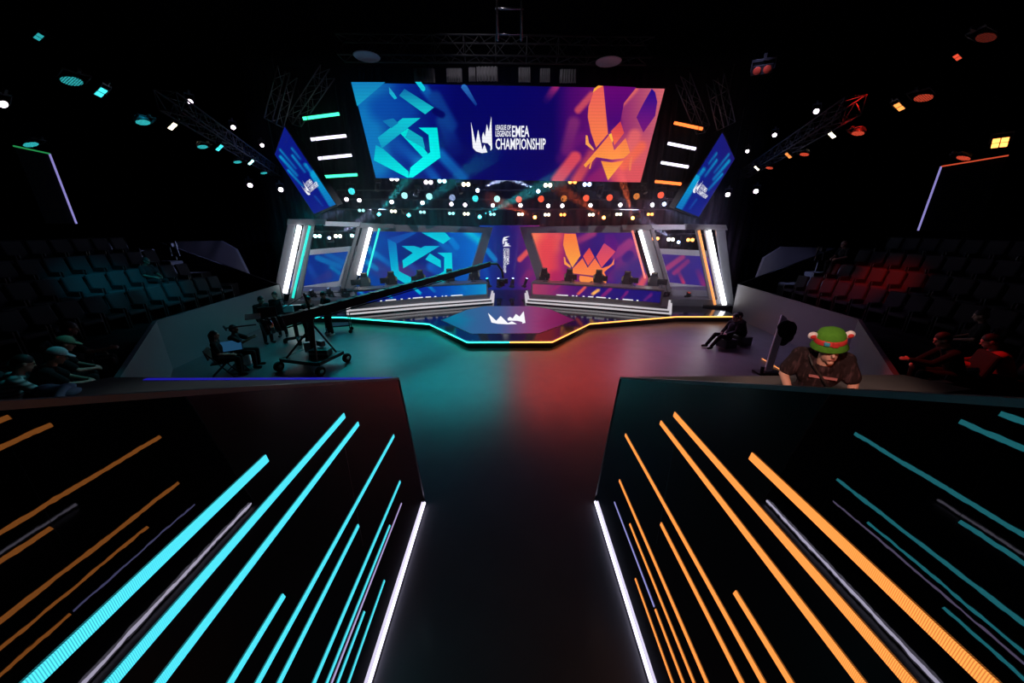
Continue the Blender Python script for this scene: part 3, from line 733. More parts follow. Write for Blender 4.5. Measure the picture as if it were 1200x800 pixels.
for s, px in ((-1, (421, 451, 492, 526, 561)), (1, (640, 664, 695, 728, 761))):
    zz, f, bk = desk_info[s]
    for i, u in enumerate((0.06, 0.27, 0.5, 0.74, 0.95)):
        a, b = (f[0], f[1]) if u < .5 else (f[1], f[2]); uu = u * 2 if u < .5 else (u - .5) * 2
        w = a.lerp(b, uu); d = (b - a).normalized(); ang = math.atan2(d.y, d.x)
        if s < 0: ang += PI
        side = 'blue' if s < 0 else 'red'; other = f'{ORD[i]} from the stage centre'
        o = ch0 if n_ch == 0 else copy_tree(ch0)
        o['label'] = f'black high-backed chair behind the {side}-faced desk, {other}'; o['group'] = 'player chairs behind the desks'
        bw = w + V((s * .22, .85, 0)).normalized() * 1.35
        o.location = (bw.x, bw.y, zz); o.rotation_euler = (0, 0, ang + PI)
        o = mo0 if n_ch == 0 else copy_tree(mo0)
        o['label'] = f'dark monitor seen from the back on the {side}-faced desk, {other}'; o['group'] = 'monitors on the desks'
        mw = w + V((s * .22, .85, 0)).normalized() * 0.5 + d * 0.25
        o.location = (mw.x, mw.y, zz + 0.752); o.rotation_euler = (0, 0, ang)
        n_ch += 1

# ------------------------------------------------------------------ slanted light columns and portals beside the screens
def slat(mb, p_top, p_bot, w, n, front, depth, p0):
    """upright bar whose centre line runs between two picture points on a plane; w = half width in picture px"""
    q = [(p_top[0] - w, p_top[1]), (p_top[0] + w, p_top[1]), (p_bot[0] + w, p_bot[1]), (p_bot[0] - w, p_bot[1])]
    frame_bar(mb, q, p0, n, front, depth)
for s in (-1, 1):
    wd = 'blue' if s < 0 else 'orange'
    p0, n = screen_plane(s); n2 = n; pp = p0 + n * 0.5
    t = thing('light_fin', f'slanting grey column with white and {"teal" if s < 0 else "pink"} tubes beside the {wd} screen', 'column', (s * 7.2, 17.6, 0.28))
    X = (lambda x: x) if s < 0 else None
    if s < 0:
        body = MB(); slat(body, (430.5, 265), (409, 338), 5.2, n, 0.5, 0.5, p0); body.build('fin', M['metal'], t, bevel=0.02)
        g = MB(); slat(g, (420.5, 265), (401, 338), 2.2, n, 0.45, 0.4, p0); g.build('side_fin', M['metal'], t, bevel=0.01)
        a, b = onpl(434.5, 267, pp + n * .1, n), onpl(420.5, 322, pp + n * .1, n); MB().tube(a, b, 0.085, n=12).build('white_tube', E['portal_white'], t, smooth=True)
        a, b = onpl(444.5, 267.5, pp, n), onpl(429.5, 325, pp, n); MB().tube(a, b, 0.045, n=10).build('teal_tube', E['portal_teal'], t, smooth=True)
        c = MB(); frame_bar(c, [(422, 261), (462, 262.5), (462, 267.5), (421, 267)], p0, n, 0.6, 0.6); c.build('cap_beam', M['metal'], t, bevel=0.02)
    else:
        body = MB(); slat(body, (755.5, 267), (777, 342), 5.2, n, 0.5, 0.5, p0); body.build('fin', M['metal'], t, bevel=0.02)
        g = MB(); slat(g, (764, 267), (785, 342), 2.2, n, 0.45, 0.4, p0); g.build('side_fin', M['metal'], t, bevel=0.01)
        a, b = onpl(750, 270, pp + n * .1, n), onpl(766, 326, pp + n * .1, n); MB().tube(a, b, 0.085, n=12).build('white_tube', E['portal_white'], t, smooth=True)
        a, b = onpl(741, 270, pp, n), onpl(756, 326, pp, n); MB().tube(a, b, 0.05, n=10).build('pink_tube', E['portal_pink'], t, smooth=True)
        c = MB(); frame_bar(c, [(728, 263.5), (763, 263), (765, 269), (730, 269.5)], p0, n, 0.6, 0.6); c.build('cap_beam', M['metal'], t, bevel=0.02)
    # outer portal
    P0 = V((s * 7.2, 18.0, 0)); Q0 = V((s * 11.2, 16.5, 0)); N = (Q0 - P0).cross(V((0, 0, 1))).normalized()
    if N.y > 0: N = -N
    def col(t, quad, nm, m, fr=0.0, dp=0.35, bev=0.015):
        mb = MB(); frame_bar(mb, quad, P0, N, fr, dp); return mb.build(nm, m, t, bevel=bev)
    t = thing('light_gate', f'outer slanting portal with white and {"teal" if s < 0 else "orange"} tubes, next to the {"standing crew" if s < 0 else "cap-wearing seated pair"}', 'portal', (s * 10.5, 16.7, 0.28))
    if s < 0:
        col(t, [(337, 256.5), (381, 256.5), (381, 263.5), (336, 263.5)], 'top_beam', M['metal'], .15, .6)
        col(t, [(379, 259), (424, 260.5), (423, 266), (379, 264.5)], 'cross_beam', M['white_frame'], .05, .3)
        col(t, [(337, 263), (346, 263), (331, 352), (319, 352)], 'fin', M['glassfin'], .1, .3)
        col(t, [(356, 263), (361, 263), (345, 352), (338, 352)], 'inner_fin', M['metal'], .05, .25)
        col(t, [(364, 263), (368, 263), (352, 352), (346, 352)], 'inner_fin', M['glassfin'], .05, .25)
        a, b = onpl(351, 264.5, P0 + N * .25, N), onpl(334, 343, P0 + N * .25, N); MB().tube(a, b, 0.10, n=12).build('white_tube', E['portal_white'], t, smooth=True)
        a, b = onpl(363, 264.5, P0 + N * .25, N), onpl(343, 349, P0 + N * .25, N); MB().tube(a, b, 0.055, n=10).build('teal_tube', E['portal_teal'], t, smooth=True)
    else:
        col(t, [(803, 262), (851, 263.5), (853, 269.5), (803, 269)], 'top_beam', M['metal'], .15, .6)
        col(t, [(762, 263), (803, 263), (803, 269), (764, 269.5)], 'cross_beam', M['white_frame'], .05, .3)
        col(t, [(839, 269), (850, 269), (861, 361), (851, 361)], 'fin', M['glassfin'], .1, .3)
        col(t, [(825, 269), (828, 269), (846, 361), (842, 361)], 'inner_fin', M['metal'], .05, .25)
        col(t, [(815, 269), (819.5, 269), (840, 361), (833, 361)], 'inner_fin', M['glassfin'], .05, .25)
        a, b = onpl(830.5, 270, P0 + N * .25, N), onpl(849, 357, P0 + N * .25, N); MB().tube(a, b, 0.10, n=12).build('white_tube', E['portal_white'], t, smooth=True)
        a, b = onpl(819, 270, P0 + N * .25, N), onpl(838, 357, P0 + N * .25, N); MB().tube(a, b, 0.055, n=10).build('orange_tube', E['portal_orange'], t, smooth=True)
        col(t, [(824, 358), (858, 358), (860, 367), (826, 367)], 'plinth', M['black'], .45, .9)
    # white framed small screen within the portal
    Yp = 19.0
    if s < 0:
        inner = [(351, 300), (408, 294.5), (397, 329), (338, 338)]; outer = [(345, 294), (417.5, 288), (404, 334), (330, 346)]
        pn = painter([(345, (16, 50, 140)), (375, (14, 40, 130)), (400, (10, 60, 150))], [((372, 302), (398, 312), 3, (10, 110, 180), .9, .7, 2), ((382, 297), (404, 308), 2.5, (14, 90, 170), .9, .8, 2), ((388, 313), (398, 320), 2, (0, 120, 180), .8, .7, 2), ((362, 312), (372, 330), 3, (26, 70, 160), .8, .2, 4), ((385, 322), (372, 330), 5, (60, 44, 120), .6, .3, 5)])
    else:
        inner = [(775.5, 297.5), (829, 300.5), (842, 337), (785, 331)]; outer = [(768, 291), (835, 294), (850, 345), (779, 337)]
        pn = painter([(775, (60, 34, 120)), (800, (50, 34, 120)), (825, (52, 40, 130)), (840, (44, 34, 120))], [((782, 314), (800, 301), 3, (170, 60, 110), .9, .8, 2), ((790, 320), (806, 306), 2.5, (150, 50, 110), .9, .7, 2), ((795, 318), (801, 331), 2, (200, 50, 90), .2, .9, 2), ((818, 318), (826, 336), 3, (160, 40, 100), .3, .8, 3)])
    t = thing('framed_screen', f'small {"blue" if s < 0 else "purple"} screen in a white frame inside the outer portal', 'screen', (s * 9, Yp, 0.28))
    ci = [aty(a, b, Yp) for a, b in inner]; co = [aty(a, b, Yp - 0.08) for a, b in outer]
    display('display', ci, pn, [], 40, 28, SCR, t)
    mb = MB(); ci2 = [aty(a, b, Yp - 0.08) for a, b in inner]
    for i in range(4):
        j = (i + 1) % 4; mb.prism([co[i], co[j], ci2[j], ci2[i]], (0, 0.22, 0))
    mb.build('frame', M['white_frame'], t)
    # low grey platform in front of it
    struct(MB().prism([(s * 7.9, 17.0, .28), (s * 10.9, 16.6, .28), (s * 11.5, 19.4, .28), (s * 7.9, 19.6, .28)], (0, 0, .35)).build(f'floor_riser_{"left" if s < 0 else "right"}', M['panel']))
    struct(MB().prism([(s * 8.0, 17.9, .63), (s * 11.0, 17.5, .63), (s * 11.5, 19.3, .63), (s * 8.0, 19.5, .63)], (0, 0, .3)).build(f'floor_step_{"left" if s < 0 else "right"}', M['panel_light']))

# ------------------------------------------------------------------ LED inlay of the stage floor
hexpx = [(552, 391), (632, 390.5), (674, 375), (645, 362), (624, 358.5), (568, 358.5), (546, 363), (517, 375)]
def inlay():
    pts = [atz(a, b, 0.284) for a, b in hexpx]; cen = sum(pts, V()) / len(pts)
    mb = MB(); N = 6
    vs = [cen]; nseg = len(pts) * 8
    def colr(w):
        x, y = proj(w)
        cc = painter([(515, (10, 120, 160)), (550, (50, 110, 165)), (585, (70, 100, 160)), (605, (120, 84, 140)), (630, (160, 64, 120)), (672, (110, 24, 84))], [((520, 366), (545, 376), 6, (0, 150, 190), .6, .3, 6), ((660, 368), (640, 380), 8, (150, 30, 90), .5, .3, 8)])(np.array([x]), np.array([y]))[0]
        return tuple(c * 0.8 for c in cc)
    ring = []
    for i in range(len(pts)):
        for k in range(8): ring.append(pts[i].lerp(pts[(i + 1) % len(pts)], k / 8))
    cols = [colr(cen)]
    for r in range(1, N + 1):
        for p in ring:
            w = cen.lerp(p, r / N); vs.append(w); cols.append(colr(w))
    fs = [(0, 1 + i, 1 + (i + 1) % nseg) for i in range(nseg)]
    for r in range(N - 1):
        o = 1 + r * nseg; fs += [(o + i, o + nseg + i, o + nseg + (i + 1) % nseg, o + (i + 1) % nseg) for i in range(nseg)]
    mb.add(vs, fs, cols)
    for p in HAND:
        w = [atz(560 + (68 + (x - 130) / 272 * 250) / 5.714, 260 + (597 + (y - 175) / 470 * 88) / 5.714, 0.289) for x, y in p]
        mb.add(w, [tuple(range(len(w)))], (0.95, 0.95, 1.0))
    t = thing('floor_screen', 'glowing eight-sided floor screen with white crown-like emblem at the stage front', 'screen', (0, 13.5, 0.28))
    mb.build('display', SCR_FINE, t, colors=True)
    fr = MB()
    for a, b in zip(pts, pts[1:] + pts[:1]): fr.bar(a + V((0, 0, -.001)), b + V((0, 0, -.001)), 0.05, 0.006)
    fr.build('edge_trim', M['plastic'], t)
inlay()
# ------------------------------------------------------------------ trusses
def box_truss(name, label, p, q, w=0.42, r=0.026, step=0.5, m='trussd', cat='truss', up=(0, 0, 1)):
    p, q = V(p), V(q); d = (q - p); L = d.length; d.normalize(); up = V(up)
    a = d.cross(up)
    if a.length < 1e-3: a = d.cross(V((0, 1, 0)))
    a.normalize(); b = a.cross(d).normalized()
    t = thing(name, label, cat, tuple((p + q) / 2))
    ch = MB(); br = MB()
    cs = [(a * i + b * j) * (w / 2) for i, j in ((-1, -1), (1, -1), (1, 1), (-1, 1))]
    for c in cs: ch.tube(p + c, q + c, r, n=6)
    n = max(2, int(L / step))
    for k in range(n):
        u0, u1 = p + d * (L * k / n), p + d * (L * (k + 1) / n)
        for i in range(4):
            c0, c1 = cs[i], cs[(i + 1) % 4]
            if k % 2: c0, c1 = c1, c0
            br.tube(u0 + c0, u1 + c1, r * 0.5, n=5, caps=False)
        if k % 2 == 0:
            for i in range(4): br.tube(u0 + cs[i], u0 + cs[(i + 1) % 4], r * 0.5, n=5, caps=False)
    ch.build('chord', M[m], t, smooth=True); br.build('brace', M[m], t, smooth=True)
    return t
box_truss('lighting_truss', 'long dark box truss crossing just above the huge hanging screen', aty(398, 56, 13.9), aty(762, 60, 13.9), 0.55)
box_truss('lighting_truss', 'box truss running along the teal side lamps toward the stage', atz(196, 118, 6.85), atz(322, 201, 6.85), 0.4, m='trussd')
box_truss('lighting_truss', 'box truss running along the red side lamps toward the stage', atz(1000, 124, 6.85), atz(872, 204, 6.85), 0.4, m='trussd')
for s, a, b, c in ((-1, (345, 142), (384, 84), 'green and white tubes'), (1, (824, 152), (800, 92), 'orange and white tubes')):
    box_truss('lighting_truss', f'short sloping truss behind the {c}', aty(*a, 17.2), aty(*b, 16.2), 0.4, 0.022, m='truss')
box_truss('hanging_truss', 'short upright truss above the slanted screen near the green tubes', aty(321, 144, 14.2), aty(337, 84, 14.2), 0.42, 0.02, 0.42, m='truss')
box_truss('hanging_truss', 'short upright truss above the slanted screen near the orange tubes', aty(851, 148, 14.6), aty(838, 92, 14.6), 0.42, 0.02, 0.42, m='truss')
t = thing('ladder_truss', 'bright bare ladder truss hanging at the top centre above the screen', 'truss', (0, 12.6, 10))
lm = MB()
for px in (583, 611):
    lm.tube(aty(px, 48, 12.6), aty(px, 48, 12.6) + V((0, 0, 3.6)), 0.035, n=8)
rm = MB(); rm.tube(aty(580, 10, 12.6), aty(614, 10, 12.6), 0.03, n=8); rm.tube(aty(583, 40, 12.6), aty(611, 40, 12.6), 0.02, n=8)
lm.build('rail', M['chrome'], t, smooth=True); rm.build('rung', M['chrome'], t, smooth=True)
# pale pleated drapes stored above the screen
for i, (x0, x1, y0, y1) in enumerate(((486, 509, 80, 95), (524, 541, 80, 94), (550, 557, 79, 93), (559, 583, 78, 93), (608, 622, 79, 94), (633, 645, 80, 94), (656, 676, 81, 95))):
    a, b = aty(x0, y1 + 2, 15.6), aty(x1, y0, 15.6); n = 24; mb = MB()
    vs = []
    for z in (a.z, b.z):
        for k in range(n + 1):
            u = k / n; vs.append((a.x + (b.x - a.x) * u, 15.6 + 0.05 * math.sin(u * 40), z))
    mb.add(vs, [(k, k + 1, n + 2 + k, n + 1 + k) for k in range(n)])
    o = mb.build('drape', M['drape_w'], smooth=True, loc=((a.x + b.x) / 2, 15.6, a.z)); sd = o.modifiers.new('solid', 'SOLIDIFY'); sd.thickness = 0.015
    tag(o, f'pale gathered drape above the huge screen, {ORD[i]} from the teal end', 'drape', 'pale drapes above the hanging screen')
    box = None
for px, py, w in ((430, 67, 'teal'), (713, 73, 'orange')):
    p = aty(px, py, 13.6); t = thing('round_reflector', f'round pale dish hanging above the {w} side of the huge screen', 'reflector', tuple(p))
    r = Matrix.Rotation(math.radians(200), 3, 'X')
    MB().lathe([(0.40, 0), (0.42, 0.02), (0.3, 0.06), (0.1, 0.1)], p, None, 28).build('dish', M['drape_w'], t, smooth=False)
    MB().tube(p + V((0, 0, .1)), p + V((0, 0, 1.6)), 0.02, n=6).build('pole', M['trussd'], t)

# ------------------------------------------------------------------ lamps
LC = {'teal': (0.05, 0.75, 0.80), 'red': (1.0, 0.10, 0.045), 'white': (1.0, 0.93, 0.98), 'pinkwhite': (1.0, 0.82, 0.95), 'warm': (1.0, 0.90, 0.62), 'amber': (1.0, 0.30, 0.06), 'blue': (0.45, 0.60, 1.0), 'paleteal': (0.40, 0.95, 0.95)}
ECACHE = {}
def em(c, st): 
    k = (c, st)
    if k not in ECACHE: ECACHE[k] = emat(f'{c}_lens', LC[c], st)
    return ECACHE[k]
def dm(c, st, sc):
    k = (c, st, sc)
    if k not in ECACHE: ECACHE[k] = dots_mat(f'{c}_led_cells', LC[c], st, sc)
    return ECACHE[k]
PROTO = {}
def yoke(t, w, h, wm):
    mb = MB()
    for sx in (-1, 1): mb.bar((sx * w, 0, 0), (sx * w, h, -0.02), 0.02, 0.05)
    mb.bar((-w - .01, h, -0.02), (w + .01, h, -0.02), 0.05, 0.02); mb.box((0, h + .06, -.02), (.06, .12, .05))
    mb.build('yoke', M['trussd'], t, world=False)
def make_lamp(kind, m):
    t = thing(kind, '', 'stage light')
    if kind == 'wash_light':
        MB().lathe([(0.05, -.26), (.10, -.22), (.15, -.06), (.165, 0), (.165, .03), (.15, .035)], n=20).build('housing', M['plastic'], t, world=False, smooth=False)
        MB().lathe([(.142, .036), (.142, .042)], n=20).build('lens', m, t, world=False); yoke(t, .2, .3, .05)
    elif kind == 'spot_lamp':
        MB().lathe([(.05, -.3), (.075, -.27), (.08, -.04), (.095, 0), (.095, .03)], n=16).build('barrel', M['plastic'], t, world=False)
        MB().lathe([(.08, .031), (.08, .037)], n=16).build('lens', m, t, world=False); yoke(t, .12, .22, .05)
    elif kind == 'blinder_lamp':
        MB().box((0, 0, -.06), (.42, .2, .12)).build('housing', M['plastic'], t, world=False, bevel=.01)
        for sx in (-1, 1): MB().lathe([(.082, .0), (.075, .02), (.03, .03)], (sx * .1, 0, 0), n=16).build('lens', m, t, world=False)
        yoke(t, .23, .2, .05)
    elif kind == 'beam_light':
        MB().lathe([(.06, -.28), (.1, -.24), (.09, -.05), (.11, 0), (.11, .05), (.1, .06)], n=18).build('head', M['plastic'], t, world=False)
        MB().lathe([(.075, .061), (.075, .066)], n=16).build('lens', m, t, world=False)
        mb = MB()
        for sx in (-1, 1): mb.bar((sx * .14, -.0, -.1), (sx * .14, 0, -.42), .04, .1, up=(0, 1, 0))
        mb.bar((-.16, 0, -.42), (.16, 0, -.42), .1, .05); mb.build('yoke', M['plastic'], t, world=False, bevel=.008)
        MB().box((0, 0, -.5), (.34, .26, .12)).build('base', M['plastic'], t, world=False, bevel=.015)
    elif kind == 'par_spotlight':
        MB().lathe([(.06, -.16), (.12, -.13), (.16, -.02), (.172, 0), (.172, .03)], n=22).build('can', M['plastic'], t, world=False)
        MB().lathe([(.155, .031), (.155, .036)], n=22).build('lens', m, t, world=False); yoke(t, .2, .26, .05)
    elif kind == 'panel_blinder':
        MB().box((0, 0, -.05), (.34, .34, .1)).build('housing', M['plastic'], t, world=False, bevel=.01)
        for sx in (-1, 1):
            for sy in (-1, 1): MB().box((sx * .078, sy * .078, .01), (.135, .135, .02)).build('cell', m, t, world=False, bevel=.01)
        yoke(t, .2, .28, .05)
    return t
def lamp(kind, m, pos, target, label, group=None, scale=1.0):
    k = (kind, m.name)
    if k not in PROTO: PROTO[k] = o = make_lamp(kind, m); o['label'] = label
    else: o = copy_tree(PROTO[k], label)
    if group: o['group'] = group
    elif 'group' in o.keys(): del o['group']
    o.location = pos; d = V(target) - V(pos); q = d.to_track_quat('Z', 'Y')
    # track quat's Y up is flipped for hung lamps: keep the yoke upwards
    o.rotation_euler = q.to_euler(); o.scale = (scale,) * 3
    return o
AIM = V((0, 2.5, 3.2))
YR = 17.3
def row(pxs, kind, mk, words, group, yr=YR, aim=AIM, scale=1.0):
    for i, (px, py, c) in enumerate(pxs):
        p = aty(px, py, yr)
        lamp(kind, mk(c), p, aim, f'{words}, {ORD[i]} from teal end', group, scale)
row([(412, 224, 'teal'), (474, 229, 'paleteal'), (503, 230, 'paleteal'), (530, 231.5, 'blue'), (557, 232.5, 'teal'), (582.5, 233, 'paleteal'), (608, 233.5, 'red'), (634, 233, 'red'), (661, 232.5, 'amber'), (687, 232, 'red'), (714.5, 231.5, 'red'), (746, 230, 'amber'), (774.5, 228.5, 'red')],
    'wash_light', lambda c: dm(c, 4.5, 42.0) if c in ('teal', 'paleteal', 'red') else dm(c, 2.2, 42.0), 'round wash lamp in the upper row under huge screen', 'round wash lamps under the huge screen')
row([(406, 233.5, 'pinkwhite'), (421, 234.5, 'pinkwhite'), (459, 236.5, 'pinkwhite'), (495, 237.5, 'white'), (529, 239, 'pinkwhite'), (545, 240, 'pinkwhite'), (577.5, 240.5, 'pinkwhite'), (610, 240.5, 'white'), (642.5, 241, 'white'), (659, 241, 'white'), (692, 240.5, 'white'), (727, 240, 'white'), (764.5, 240, 'white'), (778.5, 239, 'blue')],
    'spot_lamp', lambda c: em(c, 9.0), 'small white spot lamp, middle row under huge screen', 'white spot lamps under the huge screen')
row([(423.5, 246.5, 'paleteal'), (461, 247.5, 'warm'), (495, 248.5, 'paleteal'), (529, 250, 'paleteal'), (546.5, 250.5, 'warm'), (577, 251, 'paleteal'), (610, 251, 'warm'), (641, 251.5, 'warm'), (659.5, 251.5, 'amber'), (693, 251.5, 'warm'), (725, 251, 'warm'), (762, 251, 'amber')],
    'blinder_lamp', lambda c: em(c, 4.5 if c != 'paleteal' else 1.5), 'twin blinder lamp, lowest row under huge screen', 'twin blinder lamps under the huge screen', scale=.8)
row([(462, 209.5, 'white'), (502, 213.5, 'pinkwhite'), (518, 212, 'paleteal'), (546, 216, 'warm'), (642, 217, 'warm'), (671, 213, 'amber'), (688, 216, 'blue')],
    'blinder_lamp', lambda c: em(c, 5.0), 'bright lamp right beneath the huge screen edge', 'lamps at the lower edge of the huge screen', yr=16.2)
row([(443.5, 250.5, 'teal'), (478.5, 251.5, 'teal'), (562, 253.5, 'teal'), (627, 254, 'amber'), (708, 254.5, 'amber'), (742, 255, 'amber')],
    'beam_light', lambda c: em(c, 14.0), 'coloured beam lamp just above the angled screens', 'coloured beam lamps above the angled screens', yr=17.0, aim=V((0, 9, 2.0)))
row([(559.5, 222.5, 'blue'), (631, 223.5, 'blue')], 'beam_light', lambda c: em(c, 16.0), 'blue white beam lamp beneath huge screen middle', 'blue white beam lamps under the screen middle', yr=16.4, aim=V((0, 10, 3.0)))
# dark unlit moving heads hanging among them
for i, px in enumerate((442, 466, 487, 512, 540, 620, 648, 674, 702, 733, 756)):
    p = aty(px, 222 + (i % 3) * 3, 16.8)
    lamp('beam_light', M['plastic'], p, p + V((0.3 * math.sin(i * 2.1), -0.6, -1)), f'unlit black moving lamp hanging under the huge screen, {ORD[i]} from the teal end', 'unlit moving lamps under the huge screen', 0.9)
for i, py in enumerate((227, 237.5, 249)):
    a, b = aty(395, py - 4, YR + .3), aty(798, py - 4, YR + .3); zz = (a.z + b.z) / 2
    o = MB().tube((a.x, YR + .3, zz), (b.x, YR + .3, zz), 0.03, n=8).build('lamp_bar', M['trussd'], smooth=True, loc=(0, YR + .3, zz))
    tag(o, f'thin dark lamp bar under the huge screen, {["top", "middle", "lowest"][i]} of three', 'lamp bar')
# lamps along the two sides
SIDE = {-1: dict(bl=[(45, 43, 'teal', .5, 10.2), (118, 108, 'teal', 1.4, 7.2), (202, 148, 'warm', 5, 7.0), (257, 173, 'teal', 1.4, 6.5), (294, 190, 'paleteal', 4, 6.5)], par=[(83, 93), (167, 142), (237, 171), (278, 189), (309, 202)], sp=[(222, 119), (273, 149), (307, 170)]),
        1: dict(bl=[(1122, 67, 'red', .9, 10.2), (1054, 125, 'amber', 1.8, 7.2), (975, 158, 'warm', 5, 7.0), (924, 182, 'amber', 1.2, 6.5), (887, 197, 'warm', 4, 6.5)], par=[(1083, 113), (1006, 155), (943, 180), (902, 196)], sp=[(957, 130), (908, 158), (876, 177)])}
for s in (-1, 1):
    cn = 'teal' if s < 0 else 'red'; other = 'teal' if s < 0 else 'red'
    for i, (px, py, c, st, zl) in enumerate(SIDE[s]['bl']):
        p = atz(px, py, zl); lamp('panel_blinder', em(c, st), p, p + V((-s * 1.3, .5, -1.5)), f'square four-cell lamp along the {cn} side truss, {ORD[len(SIDE[s]["bl"]) - 1 - i]} from the stage', f'square lamps on the {cn} side', .8)
    for i, (px, py) in enumerate(SIDE[s]['par']):
        p = atz(px, py, 6.5); lamp('par_spotlight', dm(other, 1.1 if i else .7, 26), p, p + V((-s * .7, -.2, -2.4)), f'round dotted lamp along the {cn} side truss, {ORD[len(SIDE[s]["par"]) - 1 - i]} from the stage', f'round dotted lamps on the {cn} side', .85)
    for i, (px, py) in enumerate(SIDE[s]['sp']):
        p = atz(px, py, 8.0); lamp('spot_lamp', em('pinkwhite', 7.0), p, V((0, 6, 0)), f'small white lamp above the {cn} side truss, {ORD[2 - i]} from the stage', f'small white lamps above the {cn} side truss')
for s, pts in ((-1, [(293, 217), (329, 222)]), (1, [(886, 224), (853, 228)])):
    for i, (px, py) in enumerate(pts):
        p = aty(px, py, 18.5); lamp('spot_lamp', em('pinkwhite', 9.0), p, AIM, f'white lamp low beyond the {"teal" if s < 0 else "red"} side lamps, {["outer", "inner"][i]} of the pair', None, 1.2)
p = aty(35, 168, 7.0); lamp('par_spotlight', dm('teal', 1.1, 26), p, p + V((.9, .2, -2.2)), 'round teal dotted lamp just above the green line of the wall light', None, .62)
p = aty(1130, 184, 7.2); lamp('par_spotlight', dm('red', 1.1, 26), p, p + V((-.9, .2, -2.2)), 'round red dotted lamp just above the red line of the wall light', None, .62)
p = aty(1172, 167, 6.8); lamp('panel_blinder', em('amber', 4), p, p + V((-2, -1.2, -2)), 'square amber lamp beside the round red lamp near the red line', None, .6)
p = aty(1157, 42, 4.4); lamp('par_spotlight', dm('red', .12, 26), p, p + V((-1, .2, -2.4)), 'dim round red lamp high up beyond the square red lamp', None, .5)
p = aty(893, 82, 11.5); lamp('blinder_lamp', em('red', .012), p, p + V((-1.0, -2, -2)), 'dim red twin fixture standing for a red-lit grille above the screen near the orange tubes', None, 1.2)  # lamp body with faint red emission, added in place of a red-lit grille
p = aty(2, 121, 5.5); lamp('spot_lamp', em('pinkwhite', 5), p, V((0, 6, 0)), 'small white lamp at the far edge of the dark teal side', None, .6)
# LED battens beside the hanging screen
for s, L in ((-1, [((355, 139), (397.5, 133.4), 'green'), ((364.3, 163.4), (405.6, 159), 'white'), ((372.8, 185.7), (412, 181.8), 'white'), ((381, 207), (418.7, 204.6), 'green')]),
             (1, [((790.4, 144), (823, 151), 'orange'), ((783, 168), (815, 174.4), 'white'), ((775, 190.4), (806.4, 195.6), 'white'), ((768, 212.6), (798, 215.6), 'orange')])):
    for i, (a, b, c) in enumerate(L):
        A, B_ = aty(*a, 15.6), aty(*b, 16.2 if s < 0 else 15.2)
        if s > 0: A, B_ = aty(*a, 16.2), aty(*b, 15.4)
        t = thing('tube_batten', f'glowing {c} tube hanging beside the {"teal" if s < 0 else "orange"} end of the huge screen, {["topmost", "second from top", "third from top", "lowest"][i]}', 'tube light', tuple((A + B_) / 2), 0, f'{"teal" if s < 0 else "orange"}-end hanging tubes')
        MB().tube(A, B_, 0.055, n=12).build('tube', E['batten_' + c], t, smooth=True)
        up = V((0, 0, 0.09)); MB().bar(A + up, B_ + up, 0.09, 0.06).build('housing', M['trussd'], t)
        for w in (A, B_): MB().tube(w + up, w + V((0, 0, .95)), 0.012, n=5).build('hanger', M['trussd'], t)
# moving heads on the stage floor
BEAMS = []
for i, (px, c, ax) in enumerate(((571, 'teal', -.25), (584, 'blue', -.1), (601, 'blue', .15), (617, 'blue', .32))):
    p = aty(px, 327, 20.4); lamp('beam_light', em(c, 6.0), p, p + V((ax, -.1, 1)), f'upward beam lamp on the stage before the centre screen, {ORD[i]} from the blue desk', 'upward beam lamps at the stage rear', .9)
    BEAMS.append((p, p + V((ax, -.05, 1)), c))
for s, pts in ((-1, [(365, 341), (385, 339), (401, 336)]), (1, [(784, 338), (807, 344), (829, 350)])):
    for i, (px, py) in enumerate(pts):
        p = aty(px, py, 17.4); lamp('beam_light', em('red' if s > 0 else 'blue', .4), p, p + V((.1 * s, -.3, 1)), f'black moving lamp on the low platform under the small {"blue" if s < 0 else "purple"} screen, {ORD[i]} from the {"crew" if s < 0 else "desk"}', f'moving lamps on the {"blue" if s < 0 else "purple"} screen platform', 1.0)
# lamps seen through the portals
for s, pts in ((-1, [(372, 276.5, 'paleteal'), (396, 276.5, 'warm'), (415, 276, 'paleteal')]), (1, [(768, 279.5, 'amber'), (786, 280.5, 'warm'), (809, 281, 'amber')])):
    for i, (px, py, c) in enumerate(pts):
        p = aty(px, py, 20.5); lamp('blinder_lamp', em(c, 7.0), p, AIM, f'twin lamp glowing above the small {"blue" if s < 0 else "purple"} framed screen, {ORD[i]} along', f'twin lamps above the small {"blue" if s < 0 else "purple"} screen', 1.1)
    px, py = ((386, 279) if s < 0 else (795, 284)); p = aty(px, py, 19.6)
    lamp('beam_light', em('blue', 9.0), p, V((s * 6, 10, 6)), f'pale beam lamp between the twin lamps above the small {"blue" if s < 0 else "purple"} screen', None, 1.0)
    a, b = (aty(345, 271, 20.6), aty(428, 271, 20.6)) if s < 0 else (aty(758, 274, 20.6), aty(835, 274, 20.6))
    o = MB().tube((a.x, 20.6, a.z), (b.x, 20.6, a.z), .03, n=8).build('lamp_bar', M['trussd'], loc=((a.x + b.x) / 2, 20.6, a.z), smooth=True); tag(o, f'dark lamp bar above the small {"blue" if s < 0 else "purple"} framed screen', 'lamp bar')
